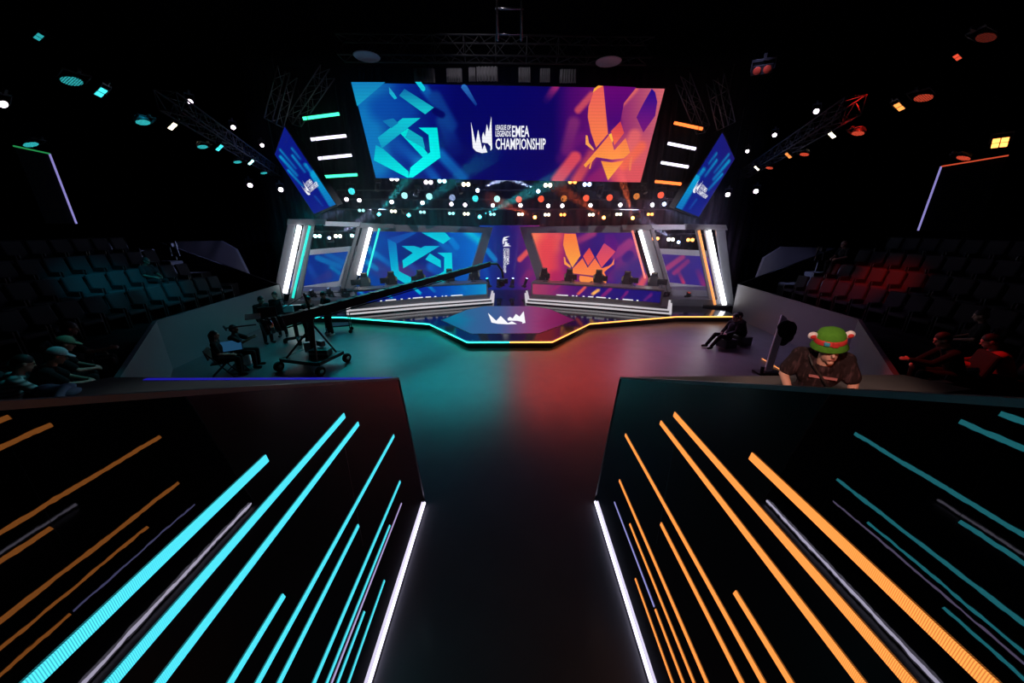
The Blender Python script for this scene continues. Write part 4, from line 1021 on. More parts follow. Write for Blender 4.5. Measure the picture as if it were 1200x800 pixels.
# light lines on the side walls: a bent line of light on a dark box
for s, a, b, c, w in ((-1, (16, 171), (58, 180), (90, 262), 'green'), (1, (1182, 182), (1103, 195), (1075, 270), 'red')):
    A, B_, C_ = aty(*a, 11.2), aty(*b, 12.2), aty(*c, 12.2)
    C_ = V((B_.x, B_.y, C_.z))
    t = thing('wall_light_line', f'bent light line, {w} along the top and lavender down the side, on the dark side wall', 'light line', tuple(B_))
    MB().bar(A, B_, .035, .035).build('top_line', E['line_green' if s < 0 else 'line_red'], t); MB().bar(B_, C_, .035, .035, up=(0, 1, 0)).build('side_line', E['line_lav'], t)
    q = [A, B_, C_, V((A.x, A.y, C_.z))]
    MB().prism([p + V((s * .04, .04, 0)) for p in q], (s * .3, .25, 0)).build('backing', M['void'], t)

# ------------------------------------------------------------------ people
def hand(mb, w, d, n, curl=0.6, sc=1.0, side=1):
    """palm + five fingers: w wrist, d pointing along the forearm, n the back-of-hand direction"""
    d = d.normalized(); n = (n - d * n.dot(d)).normalized(); x = d.cross(n).normalized() * side
    mb.capsule(w, w + d * .03 * sc, .027 * sc, .028 * sc, n=8, k=2)
    for k, off in enumerate((-.03, -.01, .01, .03)):
        base = w + d * (.03 * sc) + x * (off * .55 * sc); kn = w + d * (.088 - abs(k - 1.4) * .006) * sc + x * (off * sc)
        mb.capsule(base, kn, .014 * sc, .0115 * sc, n=8, k=2)
        L = (.036, .044, .041, .032)[k] * sc
        p1 = kn + (d * math.cos(curl) - n * math.sin(curl)) * L; p2 = p1 + (d * math.cos(curl * 2) - n * math.sin(curl * 2)) * (L * .75)
        mb.capsule(kn, p1, .010 * sc, .009 * sc, n=8, k=2); mb.capsule(p1, p2, .009 * sc, .0075 * sc, n=8, k=2)
    b = w + d * .02 * sc - x * .022 * sc; t1 = b + (d * .6 - x * .75 - n * .25).normalized() * .042 * sc; t2 = t1 + (d * .9 - x * .2 - n * .4).normalized() * .032 * sc
    mb.capsule(b, t1, .014 * sc, .0115 * sc, n=8, k=2); mb.capsule(t1, t2, .011 * sc, .0085 * sc, n=8, k=2)
BASE = dict(pel=(0, 0, .95), che=(0, .01, 1.27), nek=(0, -.005, 1.46), hipL=(-.09, 0, .92), hipR=(.09, 0, .92), kneL=(-.1, .03, .5), kneR=(.1, .03, .5), ankL=(-.105, -.01, .09), ankR=(.105, -.01, .09),
            shoL=(-.185, -.01, 1.41), shoR=(.185, -.01, 1.41), elbL=(-.23, -.02, 1.12), elbR=(.23, -.02, 1.12), wriL=(-.22, .1, .88), wriR=(.22, .1, .88), yaw=0, nod=.1)
SIT = dict(BASE, pel=(0, 0, .55), che=(0, .03, .87), nek=(0, .03, 1.06), hipL=(-.1, .03, .53), hipR=(.1, .03, .53), kneL=(-.13, .46, .52), kneR=(.13, .46, .52), ankL=(-.13, .44, .09), ankR=(.13, .44, .09),
           shoL=(-.185, .02, 1.01), shoR=(.185, .02, 1.01), elbL=(-.24, .1, .74), elbR=(.24, .1, .74), wriL=(-.12, .34, .66), wriR=(.12, .34, .66), nod=.3)
def person(label, loc, rz, pose=BASE, skin='skin', top='cloth_b', legs='cloth_b', shoes='rubber', hair='short', cap=None, voxel=.011, sleeves='short', sc=1.0, group=None, fine=False, seated=None):
    t = thing('person', label, 'person', loc, rz, group); t.scale = (sc,) * 3
    J = {k: (V(v) if isinstance(v, tuple) else v) for k, v in pose.items()}
    R = Matrix.Rotation(J['yaw'], 3, 'Z') @ Matrix.Rotation(-J['nod'], 3, 'X') @ Matrix.Rotation(J.get('roll', 0), 3, 'Y')
    hc = J['nek'] + R @ V((0, .03, .175))
    b = MB()
    # head with jaw, nose, ears, neck
    b.ell(hc + R @ V((0, -.012, .03)), (.077, .098, .098), R, 20, 14); b.ell(hc + R @ V((0, .018, -.045)), (.060, .074, .078), R, 16, 10)
    b.capsule(hc + R @ V((0, .088, .012)), hc + R @ V((0, .108, -.02)), .010, .015, n=8, k=3)
    b.capsule(hc + R @ V((-.03, .082, .03)), hc + R @ V((.03, .082, .03)), .012, .012, n=8, k=2); b.capsule(hc + R @ V((-.02, .083, -.06)), hc + R @ V((.02, .083, -.06)), .011, .011, n=8, k=2)
    b.ell(hc + R @ V((0, .07, -.1)), (.026, .022, .02), R, 10, 6)
    for sx in (-1, 1): b.ell(hc + R @ V((sx * .082, -.01, -.005)), (.014, .024, .034), R, 10, 8)
    b.capsule(J['nek'] + V((0, 0, -.04)), hc + R @ V((0, -.02, -.05)), .058, .052)
    pel, che, nek = J['pel'], J['che'], J['nek']
    tor = Matrix.Rotation(0, 3, 'X')
    b.ell(pel, (.155, .105, .12)); b.ell(che, (.165, .108, .17)); b.capsule(pel, che, .115, .12); b.capsule(J['shoL'], J['shoR'], .062, .062); b.capsule(che, nek, .11, .06)
    for sd, sx in (('L', -1), ('R', 1)):
        b.capsule(J['sho' + sd], J['elb' + sd], .052, .041); b.capsule(J['elb' + sd], J['wri' + sd], .040, .026)
        d = J['wri' + sd] - J['elb' + sd]; hand(b, J['wri' + sd], d, V((sx * .8, .3, .5)), .55, 1.0, sx)
        b.capsule(J['hip' + sd], J['kne' + sd], .085, .056); b.capsule(J['kne' + sd], J['ank' + sd], .056, .038)
        f = J.get('toe' + sd) or (J['ank' + sd] + V((sx * .02, .13, -.045)))
        b.capsule(J['ank' + sd] + V((0, -.02, -.04)), f, .038, .03)
    b.build('body', M[skin], t, world=False, remesh=voxel)
    # shirt
    g = MB(); e = .014
    g.ell(pel + V((0, 0, .03)), (.155 + e, .105 + e, .10)); g.ell(che, (.165 + e, .108 + e, .17)); g.capsule(pel + V((0, 0, .02)), che, .115 + e, .12 + e); g.capsule(J['shoL'], J['shoR'], .062 + e, .062 + e); g.capsule(che, nek + V((0, 0, -.035)), .11 + e, .062 + e)
    for sd in 'LR':
        s0, e0, w0 = J['sho' + sd], J['elb' + sd], J['wri' + sd]
        if sleeves == 'short': g.capsule(s0, s0.lerp(e0, .72), .056 + e, .058 + e)
        else: g.capsule(s0, e0, .055 + e, .046 + e); g.capsule(e0, e0.lerp(w0, .9), .046 + e, .034 + e)
    g.build('shirt' if sleeves == 'short' else 'jacket', M[top], t, world=False, remesh=voxel)
    # trousers
    q = MB(); q.ell(pel + V((0, 0, -.02)), (.155 + .008, .105 + .008, .115))
    for sd in 'LR':
        q.capsule(J['hip' + sd], J['kne' + sd], .095, .070); q.capsule(J['kne' + sd], J['kne' + sd].lerp(J['ank' + sd], .95), .070, .055)
    q.build('trousers', M[legs], t, world=False, remesh=voxel)
    for sd, sx in (('L', -1), ('R', 1)):
        f = J.get('toe' + sd) or (J['ank' + sd] + V((sx * .02, .13, -.045))); a = J['ank' + sd]
        sh = MB(); sh.capsule(a + V((0, -.03, -.04)), f, .048, .042); sh.capsule(a + V((0, -.01, 0)), a + V((0, .03, -.04)), .05, .046); sh.build('shoe', M[shoes], t, world=False, smooth=True)
    if hair:
        h = MB()
        h.ell(hc + R @ V((0, -.022, .038)), (.086, .104, .105), R, 20, 12, zmin=-.15)
        h.ell(hc + R @ V((0, -.055, .0)), (.08, .07, .09), R, 16, 10)
        if hair == 'long':
            h.capsule(hc + R @ V((0, -.07, .0)), hc + R @ V((0, -.085, -.2)), .085, .06)
            for sx in (-1, 1): h.capsule(hc + R @ V((sx * .075, -.02, .02)), hc + R @ V((sx * .08, -.03, -.18)), .035, .025)
        h.build('hair', M['hair'], t, world=False, remesh=.009)
    for sx in (-1, 1):
        MB().ell(hc + R @ V((sx * .031, .084, .012)), (.011, .008, .007), R, 10, 6).build('eye', M['eye'], t, world=False, smooth=True)
    MB().capsule(hc + R @ V((-.02, .094, -.058)), hc + R @ V((.02, .094, -.058)), .005, .005, n=8, k=2).build('mouth', M['lip'], t, world=False, smooth=True)
    if cap:
        c = MB(); c.ell(hc + R @ V((0, -.014, .045)), (.092, .112, .105), R, 22, 10, zmin=-.05)
        br = [hc + R @ V((.085 * math.cos(a), .08 + .10 * math.sin(a), .045 - .02 * math.sin(a))) for a in [PI * i / 10 for i in range(11)]]
        c.prism(br, R @ V((0, 0, .012))); c.build('cap', M[cap], t, world=False)
    return t, J, hc, R

def P(base, **kw): return dict(base, **kw)
# crew on the teal side
person('person in black with white shoes standing beside the camera crane arm', aty(388, 391, 13.0).xy.to_3d(), math.radians(150), P(BASE, wriL=(-.1, .26, 1.12), wriR=(.1, .26, 1.12), elbL=(-.24, .05, 1.14), elbR=(.24, .05, 1.14), yaw=.3, nod=.35), legs='cloth_g', shoes='shoe_w', sleeves='long')
person('person in black standing in front of the teal-tubed outer portal', atz(333, 394, 0), math.radians(-160), P(BASE, yaw=-.2), sleeves='long', legs='cloth_b')
person('person in dark clothes standing at the end of the grey side wall, nearest the wall', atz(316, 402, 0), math.radians(-120), P(BASE, yaw=.3, nod=.3), sleeves='long')
person('person in black bent behind the pedestal camera', atz(362, 399, 0), math.radians(-80), P(BASE, che=(0, .09, 1.24), nek=(0, .16, 1.4), shoL=(-.185, .12, 1.36), shoR=(.185, .12, 1.36), elbL=(-.25, .28, 1.15), elbR=(.25, .28, 1.15), wriL=(-.15, .5, 1.2), wriR=(.15, .5, 1.2), nod=.35), sleeves='long')
def folding_chair(label, loc, rz, m='plastic'):
    t = thing('folding_chair', label, 'chair', loc, rz)
    MB().box((0, .05, .45), (.44, .42, .035)).build('seat', M[m], t, world=False, bevel=.012)
    MB().box((0, -.2, .74), (.44, .03, .3), Matrix.Rotation(.15, 3, 'X')).build('backrest', M[m], t, world=False, bevel=.012)
    for sx in (-1, 1):
        MB().bar((sx * .23, .3, 0), (sx * .23, -.22, .86), .025, .025, up=(1, 0, 0)).build('leg', M['trussd'], t, world=False); MB().bar((sx * .21, -.28, 0), (sx * .21, .2, .45), .025, .025, up=(1, 0, 0)).build('leg', M['trussd'], t, world=False)
    return t
pa = atz(262, 441, 0); rza = math.radians(-62)
folding_chair('dark folding chair under the long-haired person by the side wall', pa, rza)
person('long-haired person in black seated by the side wall near the crane', pa, rza, P(SIT, nod=.05, yaw=-.1, elbL=(-.27, -.02, .74), wriL=(-.28, .12, .52)), hair='long')
pb = atz(283, 431, 0); rzb = math.radians(-75)
folding_chair('dark folding chair under the crane operator', pb, rzb)
person('crane operator with short hair seated with arms out to the counterweights', pb, rzb, P(SIT, elbL=(-.22, .28, .86), elbR=(.22, .28, .86), wriL=(-.1, .5, .95), wriR=(.1, .5, .95), nod=.1), skin='skin_d')
t = thing('equipment_case', 'small pale rounded case on the floor beside the seated crane crew', 'case', atz(287, 428, 0), .3)
MB().box((0, 0, .2), (.42, .16, .38)).build('shell', M['white_frame'], t, world=False, bevel=.06); MB().torus((0, 0, .42), .06, .012, Matrix.Rotation(PI / 2, 3, 'X'), 14, 6).build('handle', M['plastic'], t, world=False)
bw = pa + V((.35, -.25, 0))
t = thing('monitor_stand', 'tilted flat monitor on a dark stand before the long-haired person', 'monitor', atz(279, 436, 0), math.radians(35))
MB().box((0, 0, .82), (.55, .04, .36), Matrix.Rotation(-.7, 3, 'X')).build('monitor', M['plastic'], t, world=False, bevel=.01); MB().box((0, -.018, .835), (.5, .02, .31), Matrix.Rotation(-.7, 3, 'X')).build('screen', emat('blue_grey_monitor', C(40, 90, 130), .5), t, world=False)
MB().tube((0, .02, 0), (0, .02, .8), .022).torus((0, .02, .02), .2, .015).build('stand', M['trussd'], t, world=False)

# ------------------------------------------------------------------ camera crane
pv = V((-6.05, 9.75, 0))
t = thing('camera_crane', 'long black camera crane on a wheeled base reaching over the stage', 'camera crane', tuple(pv))
TIP = aty(574, 309, 14.9); PIV = aty(364, 367, pv.y + .15); d = (TIP - PIV).normalized(); TAIL = PIV - d * 1.25
arm = MB(); sdv = d.cross(V((0, 0, 1))).normalized(); upv = sdv.cross(d)
NS = 16
def aw(u): return .15 * (1 - u) + .075 * u
for i in range(NS):
    u0, u1 = i / NS, (i + 1) / NS; a, b = TAIL.lerp(TIP, u0), TAIL.lerp(TIP, u1)
    w0, w1 = aw(u0), aw(u1)
    quad0 = [a + sdv * (x * w0 * .8) + upv * (y * w0) for x, y in ((-1, -1), (1, -1), (1, 1), (-1, 1))]; quad1 = [b + sdv * (x * w1 * .8) + upv * (y * w1) for x, y in ((-1, -1), (1, -1), (1, 1), (-1, 1))]
    arm.add(quad0 + quad1, [(0, 3, 2, 1), (4, 5, 6, 7), (0, 1, 5, 4), (1, 2, 6, 5), (2, 3, 7, 6), (3, 0, 4, 7)])
    arm.bar(b - d * .05 + upv * w1 * 1.05, b + d * .05 + upv * w1 * 1.05, w1 * 1.9, .03)
arm.build('arm', M['plastic'], t)
cab = MB(); cab.path([TAIL.lerp(TIP, .05) - upv * .22, TAIL.lerp(TIP, .3) - upv * .19, TAIL.lerp(TIP, .55) - upv * .17, TAIL.lerp(TIP, .8) - upv * .13, TIP - upv * .1], .02); cab.path([PIV + upv * .55, TAIL.lerp(TIP, .45) + upv * .13], .01); cab.path([PIV + upv * .55, TAIL + upv * .12], .01)
cab.build('cable', M['rubber'], t)
MB().bar(PIV, PIV + upv * .62, .05, .05).build('mast', M['plastic'], t)
rw = d.to_track_quat('Z', 'Y').to_matrix()
for k in range(4):
    c = TAIL + d * (.02 + .13 * k); w = MB(); w.lathe([(.05, 0), (.22, .0), (.23, .02), (.23, .08), (.22, .1), (.05, .1)], c - V((0, 0, .04)), rw, 20); w.build('counterweight', M['plastic'] if k != 1 else M['chrome'], t)
tb = MB(); tb.bar(TAIL - d * .1 + upv * .1, TAIL - d * .75 + upv * .22, .03, .03); tb.bar(TAIL - d * .75 + upv * .22 - sdv * .25, TAIL - d * .75 + upv * .22 + sdv * .25, .03, .03); tb.build('handlebar', M['plastic'], t)
mp = TAIL + upv * .35 + d * .25; MB().box(mp, (.42, .05, .28), Matrix.Rotation(.5, 3, 'Z')).build('monitor', M['plastic'], t); MB().box(TAIL - d * .1 + upv * .33, (.34, .2, .04), Matrix.Rotation(.5, 3, 'Z') @ Matrix.Rotation(.5, 3, 'X')).build('control_panel', M['white'], t)
# head and camera at the tip
hd = MB(); hd.path([TIP, TIP + V((.32, .1, -.02)), TIP + V((.52, .15, -.32)), TIP + V((.56, .16, -.62))], .05); hd.build('remote_head', M['plastic'], t)
cb = TIP + V((.5, .1, -.8)); cmr = MB().box(cb, (.26, .5, .26)); cmr.tube(cb + V((0, -.25, 0)), cb + V((0, -.5, 0)), .09, .11, n=14); cmr.box(cb + V((.2, 0, .05)), (.14, .2, .2)); cmr.build('camera', M['plastic'], t)
# column, struts and wheeled base
MB().tube(pv + V((0, .1, .35)), PIV - V((0, 0, .1)), .07, n=12).build('column', M['plastic'], t)
corners = [(-.75, -.28), (.55, -.62), (.8, .35), (-.5, .6)]
for x, y in corners:
    MB().tube(PIV - V((0, 0, .35)), pv + V((x * .8, y * .8, .38)), .03, n=8).build('strut', M['plastic'], t)
pl = MB(); pl.prism([pv + V((x * 1.0, y * 1.0, .30)) for x, y in corners], (0, 0, .08)); 
for i in range(4):
    a, b = V((*corners[i], .34)), V((*corners[(i + 1) % 4], .34)); pl.bar(pv + a, pv + b, .08, .1)
pl.build('base_platform', M['plastic'], t)
for x, y in corners:
    c = pv + V((x * 1.1, y * 1.1, .15)); wh = MB(); wh.lathe([(.04, -.05), (.12, -.06), (.15, -.03), (.15, .03), (.12, .06), (.04, .05)], c, Matrix.Rotation(PI / 2, 3, 'Y') @ Matrix.Rotation(.4, 3, 'X'), 20); wo = wh.build('wheel', M['rubber'], t)
    MB().lathe([(.035, -.065), (.06, -.06), (.06, .06), (.035, .065)], c, Matrix.Rotation(PI / 2, 3, 'Y') @ Matrix.Rotation(.4, 3, 'X'), 14).build('hub', M['chrome'], wo)
bt = MB().box(pv + V((.35, -.05, .5)), (.55, .34, .22)); bt.build('battery_box', M['plastic'], t, bevel=.02)
MB().box(pv + V((.35, -.225, .5)), (.55, .012, .03)).build('box_trim', M['chrome'], t)
MB().box(pv + V((-.1, .1, .62)), (.2, .16, .3), Matrix.Rotation(.4, 3, 'Z')).box(pv + V((.25, .2, .7)), (.26, .14, .18), Matrix.Rotation(-.5, 3, 'Z')).build('power_unit', M['metal'], t, bevel=.02)
# studio pedestal camera
pc = atz(350, 401, 0)
t = thing('pedestal_camera', 'studio camera with pale hood on a ring-wheeled pedestal between the standing crew', 'camera', pc, math.radians(-75))
MB().torus((0, 0, .82), .28, .018, None, 26, 8).build('steering_ring', M['plastic'], t, world=False)
MB().tube((0, 0, .2), (0, 0, 1.1), .07, n=14).build('column', M['plastic'], t, world=False)
bs = MB(); 
for k in range(3):
    a = 2 * PI * k / 3 + .4; bs.bar((0, 0, .2), (.42 * math.cos(a), .42 * math.sin(a), .14), .12, .1)
bs.build('base', M['plastic'], t, world=False)
for k in range(3):
    a = 2 * PI * k / 3 + .4; MB().lathe([(.03, -.05), (.08, -.05), (.08, .05), (.03, .05)], (.44 * math.cos(a), .44 * math.sin(a), .082), Matrix.Rotation(PI / 2, 3, 'X'), 14).build('wheel', M['rubber'], t, world=False)
MB().box((0, .05, 1.28), (.26, .6, .26)).build('camera_body', M['plastic'], t, world=False, bevel=.02); MB().lathe([(.11, 0), (.12, .3), (.14, .36)], (0, .35, 1.28), Matrix.Rotation(-PI / 2, 3, 'X'), 16).build('lens', M['plastic'], t, world=False)
MB().box((.17, -.05, 1.32), (.06, .34, .26)).build('side_cover', M['white_frame'], t, world=False, bevel=.03)
MB().path([(.1, -.2, 1.2), (.16, -.55, 1.02)], .015).path([(-.1, -.2, 1.2), (-.16, -.55, 1.02)], .015).build('pan_handle', M['plastic'], t, world=False)
vf = MB().box((-.05, -.3, 1.5), (.26, .05, .2)); vf.bar((-.05, -.2, 1.4), (-.05, -.3, 1.5), .03, .03); vf.build('viewfinder', M['plastic'], t, world=False)
# wheeled trolley behind the white-shoed person
pt = atz(402, 391, 0)
t = thing('trolley', 'low black wheeled trolley frame behind the white-shoed person', 'trolley', pt, .3)
MB().box((-.15, .25, .32), (.9, .5, .05)).build('shelf', M['plastic'], t, world=False); fr = MB()
for x, y in ((-.58, .02), (.28, .02), (-.58, .48), (.28, .48)):
    MB().lathe([(.02, -.025), (.07, -.025), (.07, .025), (.02, .025)], (x, y, .072), Matrix.Rotation(PI / 2, 3, 'X'), 12).build('caster', M['rubber'], t, world=False); fr.bar((x, y, .1), (x, y, .75), .03, .03)
fr.bar((-.58, .02, .75), (.28, .02, .75), .03, .03).bar((-.58, .48, .75), (.28, .48, .75), .03, .03); fr.build('frame', M['plastic'], t, world=False)

# ------------------------------------------------------------------ red side: seated pair, upright board, hat person
p1 = atz(868, 403, 0); r1 = math.radians(75)
LOW = P(SIT, pel=(0, 0, .42), che=(0, .1, .72), nek=(0, .15, .9), hipL=(-.1, .03, .4), hipR=(.1, .03, .4), kneL=(-.14, .4, .52), kneR=(.14, .4, .52), ankL=(-.14, .46, .09), ankR=(.14, .46, .09), shoL=(-.185, .12, .86), shoR=(.185, .12, .86), elbL=(-.22, .26, .64), elbR=(.22, .26, .64), wriL=(-.05, .42, .62), wriR=(.05, .42, .62), nod=.4)
def low_stool(label, loc, m='plastic'):
    t = thing('flight_case', label, 'case', loc, .2)
    MB().box((0, 0, .155), (.46, .42, .31)).build('body', M[m], t, world=False, bevel=.01)
    e = MB()
    for x in (-.225, .225):
        for y in (-.205, .205): e.bar((x, y, 0), (x, y, .315), .022, .022)
    e.build('corner', M['trussd'], t, world=False)
    return t
low_stool('black case under the cap-wearing person by the grey side wall', p1 + V((.0, 0, 0)))
person('person in black cap seated forward by the grey side wall', p1, r1, LOW, cap='cloth_b', sleeves='short')
p2 = atz(858, 404, 0) + V((-.35, -.2, 0)); r2 = math.radians(100)
REC = P(LOW, che=(0, -.12, .72), nek=(0, -.2, .92), shoL=(-.185, -.18, .88), shoR=(.185, -.18, .88), elbL=(-.24, -.05, .62), elbR=(.24, -.05, .62), wriL=(-.12, .18, .52), wriR=(.12, .18, .52), kneL=(-.12, .42, .46), ankL=(-.12, .72, .1), kneR=(.12, .42, .46), ankR=(.12, .72, .1), nod=.2)
low_stool('black case under the person leaning back with legs stretched out', p2)
person('person in dark hooded clothes leaning back with legs stretched toward the stage', p2, r2, REC, sleeves='long', hair='short', cap=None)
pw = atz(899, 437, 0); top = aty(919, 371, pw.y + .9)
t = thing('leaning_board', 'narrow white board leaning upright by the red-lit floor with a black bundle on it', 'board', tuple(pw))
bb = pw + V((0, 0, .03)); dv = (top - bb).normalized()
MB().bar(bb, top, .26, .05, up=(0.2, -1, 0.2)).build('board', M['white_frame'], t, bevel=.01)
MB().bar(bb + V((.17, .1, .02)), top + V((.17, .1, -.1)), .05, .05).build('prop', M['trussd'], t)
bu = MB(); mid = bb.lerp(top, .66)
for k in range(9):
    a = k * 2.4; bu.ell(mid + V((.22 + .16 * math.cos(a), .05 + .06 * math.sin(a * 1.3), .24 * math.sin(a) + .08)), (.16, .1, .15 + .03 * (k % 3)))
bu.build('bundle', M['cloth_b'], t, remesh=.03)
bs = MB(); bs.bar(bb + V((-.35, 0, 0)), bb + V((.35, 0, 0)), .3, .05); bs.tube(bb + V((-.25, -.1, .02)), bb + V((-.25, -.1, .22)), .05); bs.build('foot', M['plastic'], t)
ll = MB(); ll.bar(atz(893, 420, .03), atz(918, 435, .03), .02, .02)
o = ll.build('floor_light_line', E['portal_orange'], loc=atz(905, 428, 0)); tag(o, 'short thin orange light line on the floor behind the leaning white board', 'light line')
# the person with the green hat, standing behind the ledge
hp = V((2.93, 2.98, 1.6))
HP = P(BASE, che=(0, .06, 1.21), nek=(0, .13, 1.31), shoL=(-.16, .05, 1.35), shoR=(.16, .05, 1.35), elbL=(-.255, .08, 1.14), elbR=(.255, .08, 1.14), wriL=(-.2, .30, .98), wriR=(.2, .30, .98), nod=.20, yaw=.12, roll=.16)
t, J, hc, R = person('person in green bucket hat and dark printed shirt standing behind the ledge', hp, math.radians(152), HP, top='cloth_g', legs='cloth_b', hair='short', voxel=.007, sc=1.0)
shirt = mat('dark_printed_shirt', (0.02, 0.016, 0.018), 0.9, spec=.2)
nt = shirt.node_tree; bn = nt.nodes['Principled BSDF']; tc = nt.nodes.new('ShaderNodeTexCoord'); vz = nt.nodes.new('ShaderNodeTexNoise'); vz.inputs['Scale'].default_value = 26; vz.inputs['Detail'].default_value = 5
mp_ = nt.nodes.new('ShaderNodeMapping'); mp_.inputs['Scale'].default_value = (1.6, 1, .35); nt.links.new(tc.outputs['Object'], mp_.inputs['Vector']); nt.links.new(mp_.outputs[0], vz.inputs['Vector'])
rp = nt.nodes.new('ShaderNodeMapRange'); rp.inputs['From Min'].default_value = .52; rp.inputs['From Max'].default_value = .66; nt.links.new(vz.outputs['Fac'], rp.inputs['Value'])
mx = nt.nodes.new('ShaderNodeMix'); mx.data_type = 'RGBA'; mx.inputs['A'].default_value = (.014, .008, .009, 1); mx.inputs['B'].default_value = (.05, .028, .032, 1); nt.links.new(rp.outputs[0], mx.inputs['Factor']); nt.links.new(mx.outputs['Result'], bn.inputs['Base Color'])
for c in t.children:
    if c.name.startswith('shirt'): c.data.materials[0] = shirt
G = M['hat_green'] = mat('green_felt', (0.075, 0.25, 0.02), .9, spec=.2, noise=.25, scale=40); RD = mat('red_felt', (.55, .03, .025), .8); TL_ = mat('teal_lens', (.05, .32, .42), .25); WH = mat('white_felt', (.75, .70, .68), .9)
hat = MB(); hz = hc + R @ V((0, -.012, .052))
hat.lathe([(.128, -.035), (.132, -.028), (.108, .02), (.105, .04), (.099, .09), (.08, .125), (.045, .145), (.01, .15)], hz, R, 28); hat.build('hat', G, t, world=False, smooth=True)
bd = MB(); bd.lathe([(.1105, .020), (.112, .024), (.107, .062), (.103, .064)], hz, R, 28); bd.build('hat_band', RD, t, world=False, smooth=True)
bk = MB().box(hz + R @ V((.0, .112, .042)), (.046, .02, .052), R); bk.build('hat_buckle', RD, t, world=False, bevel=.008)
MB().box(hz + R @ V((.052, .098, .042)), (.042, .022, .036), R @ Matrix.Rotation(-.5, 3, 'Z')).build('hat_patch', TL_, t, world=False, bevel=.008)
for sx in (-1, 1):
    e = MB().ell(hz + R @ V((sx * .125, .0, .08)), (.036, .024, .036), R, 16, 10); eo = e.build('hat_tassel', WH, t, world=False, smooth=True)
    MB().ell(hz + R @ V((sx * .125, .016, .076)), (.022, .014, .022), R, 14, 8).build('tassel_core', RD, eo, world=False, smooth=True)
sp = MB(); a = V((.17, .10, 1.44)); b_ = V((-.14, .17, 1.0)); sp.path([V((.14, .06, 1.42)), V((.09, .18, 1.30)), V((-.02, .21, 1.16)), V((-.15, .17, 1.0))], .012); sp.build('bag_strap', M['plastic'], t, world=False)
MB().box((0.0, .192, 1.20), (.20, .012, .022), Matrix.Rotation(.1, 3, 'X')).build('shirt_print', mat('faded_print', (.3, .12, .12), .8), t, world=False)
o = MB().ell(V((0, 0, .03)), (.055, .05, .03)).build('crumpled_paper', M['paper']); o.location = atz(868, 455, 2.33); tag(o, 'small crumpled pale paper on the ledge beside the green-hatted person', 'paper')
o = MB().box((0, 0, .006), (.15, .05, .012)).build('phone', M['white'], bevel=.004); o.location = atz(941, 455, 2.33) if False else V((3.3, 3.5, 2.33)); tag(o, 'thin pale phone lying on the ledge beyond the green-hatted person', 'phone')

# ------------------------------------------------------------------ audience in the near tiers
JS = mat('pale_striped_shirt', (.45, .5, .5), .9, spec=.2)
nt = JS.node_tree; bn = nt.nodes['Principled BSDF']; tc = nt.nodes.new('ShaderNodeTexCoord'); wv = nt.nodes.new('ShaderNodeTexWave'); wv.bands_direction = 'Z'; wv.inputs['Scale'].default_value = 5; nt.links.new(tc.outputs['Object'], wv.inputs['Vector'])
mx = nt.nodes.new('ShaderNodeMix'); mx.data_type = 'RGBA'; mx.inputs['A'].default_value = (.12, .14, .14, 1); mx.inputs['B'].default_value = (.62, .66, .66, 1); nt.links.new(wv.outputs['Fac'], mx.inputs['Factor']); nt.links.new(mx.outputs['Result'], bn.inputs['Base Color'])
M['striped'] = JS
def seat_at(label, loc, rz):
    o = copy_tree(seat0, label); o.location = loc; o.rotation_euler = (0, 0, rz)
    if 'group' in o.keys(): del o['group']
    return o
FWD = P(SIT, che=(0, .12, .84), nek=(0, .22, 1.0), shoL=(-.185, .18, .95), shoR=(.185, .18, .95), elbL=(-.25, .34, .72), elbR=(.25, .34, .72), wriL=(-.08, .52, .66), wriR=(.08, .52, .66), nod=.45)
M['hat_khaki'] = mat('khaki_cotton', (.22, .28, .17), .9)
def head_at(px, py, fz, pose, rz):
    n = V(pose['nek']); h = n + Matrix.Rotation(-pose['nod'], 3, 'X') @ V((0, .03, .175))
    H = atz(px, py, fz + h.z); o = Matrix.Rotation(rz, 3, 'Z') @ V((h.x, h.y, 0))
    return (H - o).xy
aud = [('person in pale striped shirt bent forward at the near end of the teal side stand', (28, 426), 1.05, -30, dict(top='striped', sleeves='long', pose=FWD)),
       ('person in pale peaked cap seated beside the striped shirt', (67, 417), 1.05, -40, dict(cap='cloth_w', pose=P(FWD, nod=.5))),
       ('person in greenish peaked cap seated beyond the pale cap', (77, 403), 1.05, -40, dict(cap='hat_khaki', pose=P(FWD, nod=.42))),
       ('bare-headed person in dark shirt seated beyond the two caps', (82, 385), 1.05, -45, dict(skin='skin_d', pose=P(SIT, wriR=(.3, .5, .8), elbR=(.3, .25, .78)))),
       ('person in red-striped jacket with forearms out in the red side stand', (1160, 400), 1.05, 50, dict(top='cloth_r', sleeves='long', pose=P(FWD, wriL=(-.12, .56, .72), wriR=(.1, .55, .7)))),
       ('person in black holding a hand far forward in the red side stand', (1104, 398), 1.05, 62, dict(top='cloth_b', sleeves='long', pose=P(FWD, wriL=(-.1, .66, .74), elbL=(-.22, .42, .74)))),
       ('person sitting upright in dark clothes beyond the red-striped jacket', (1149, 370), 1.05, 45, dict(pose=SIT))]
for i_, a_ in enumerate(aud):
    lb, pq, fz, rz, kw = a_; aud[i_] = (lb, head_at(pq[0], pq[1], fz, kw['pose'], math.radians(rz)), fz, rz, kw)
for lb, xy, z, rz, kw in aud:
    seat_at('seat under the ' + ' '.join(lb.split()[:9]), (xy[0] - .12 * math.sin(math.radians(-rz)), xy[1] - .12, z), math.radians(rz))
    person(lb, (xy[0], xy[1], z), math.radians(rz), **kw)
t = thing('jacket', 'pale blue jacket thrown over the rail by the striped shirt', 'jacket', (-4.9, 3.45, 2.33))
jk = MB()
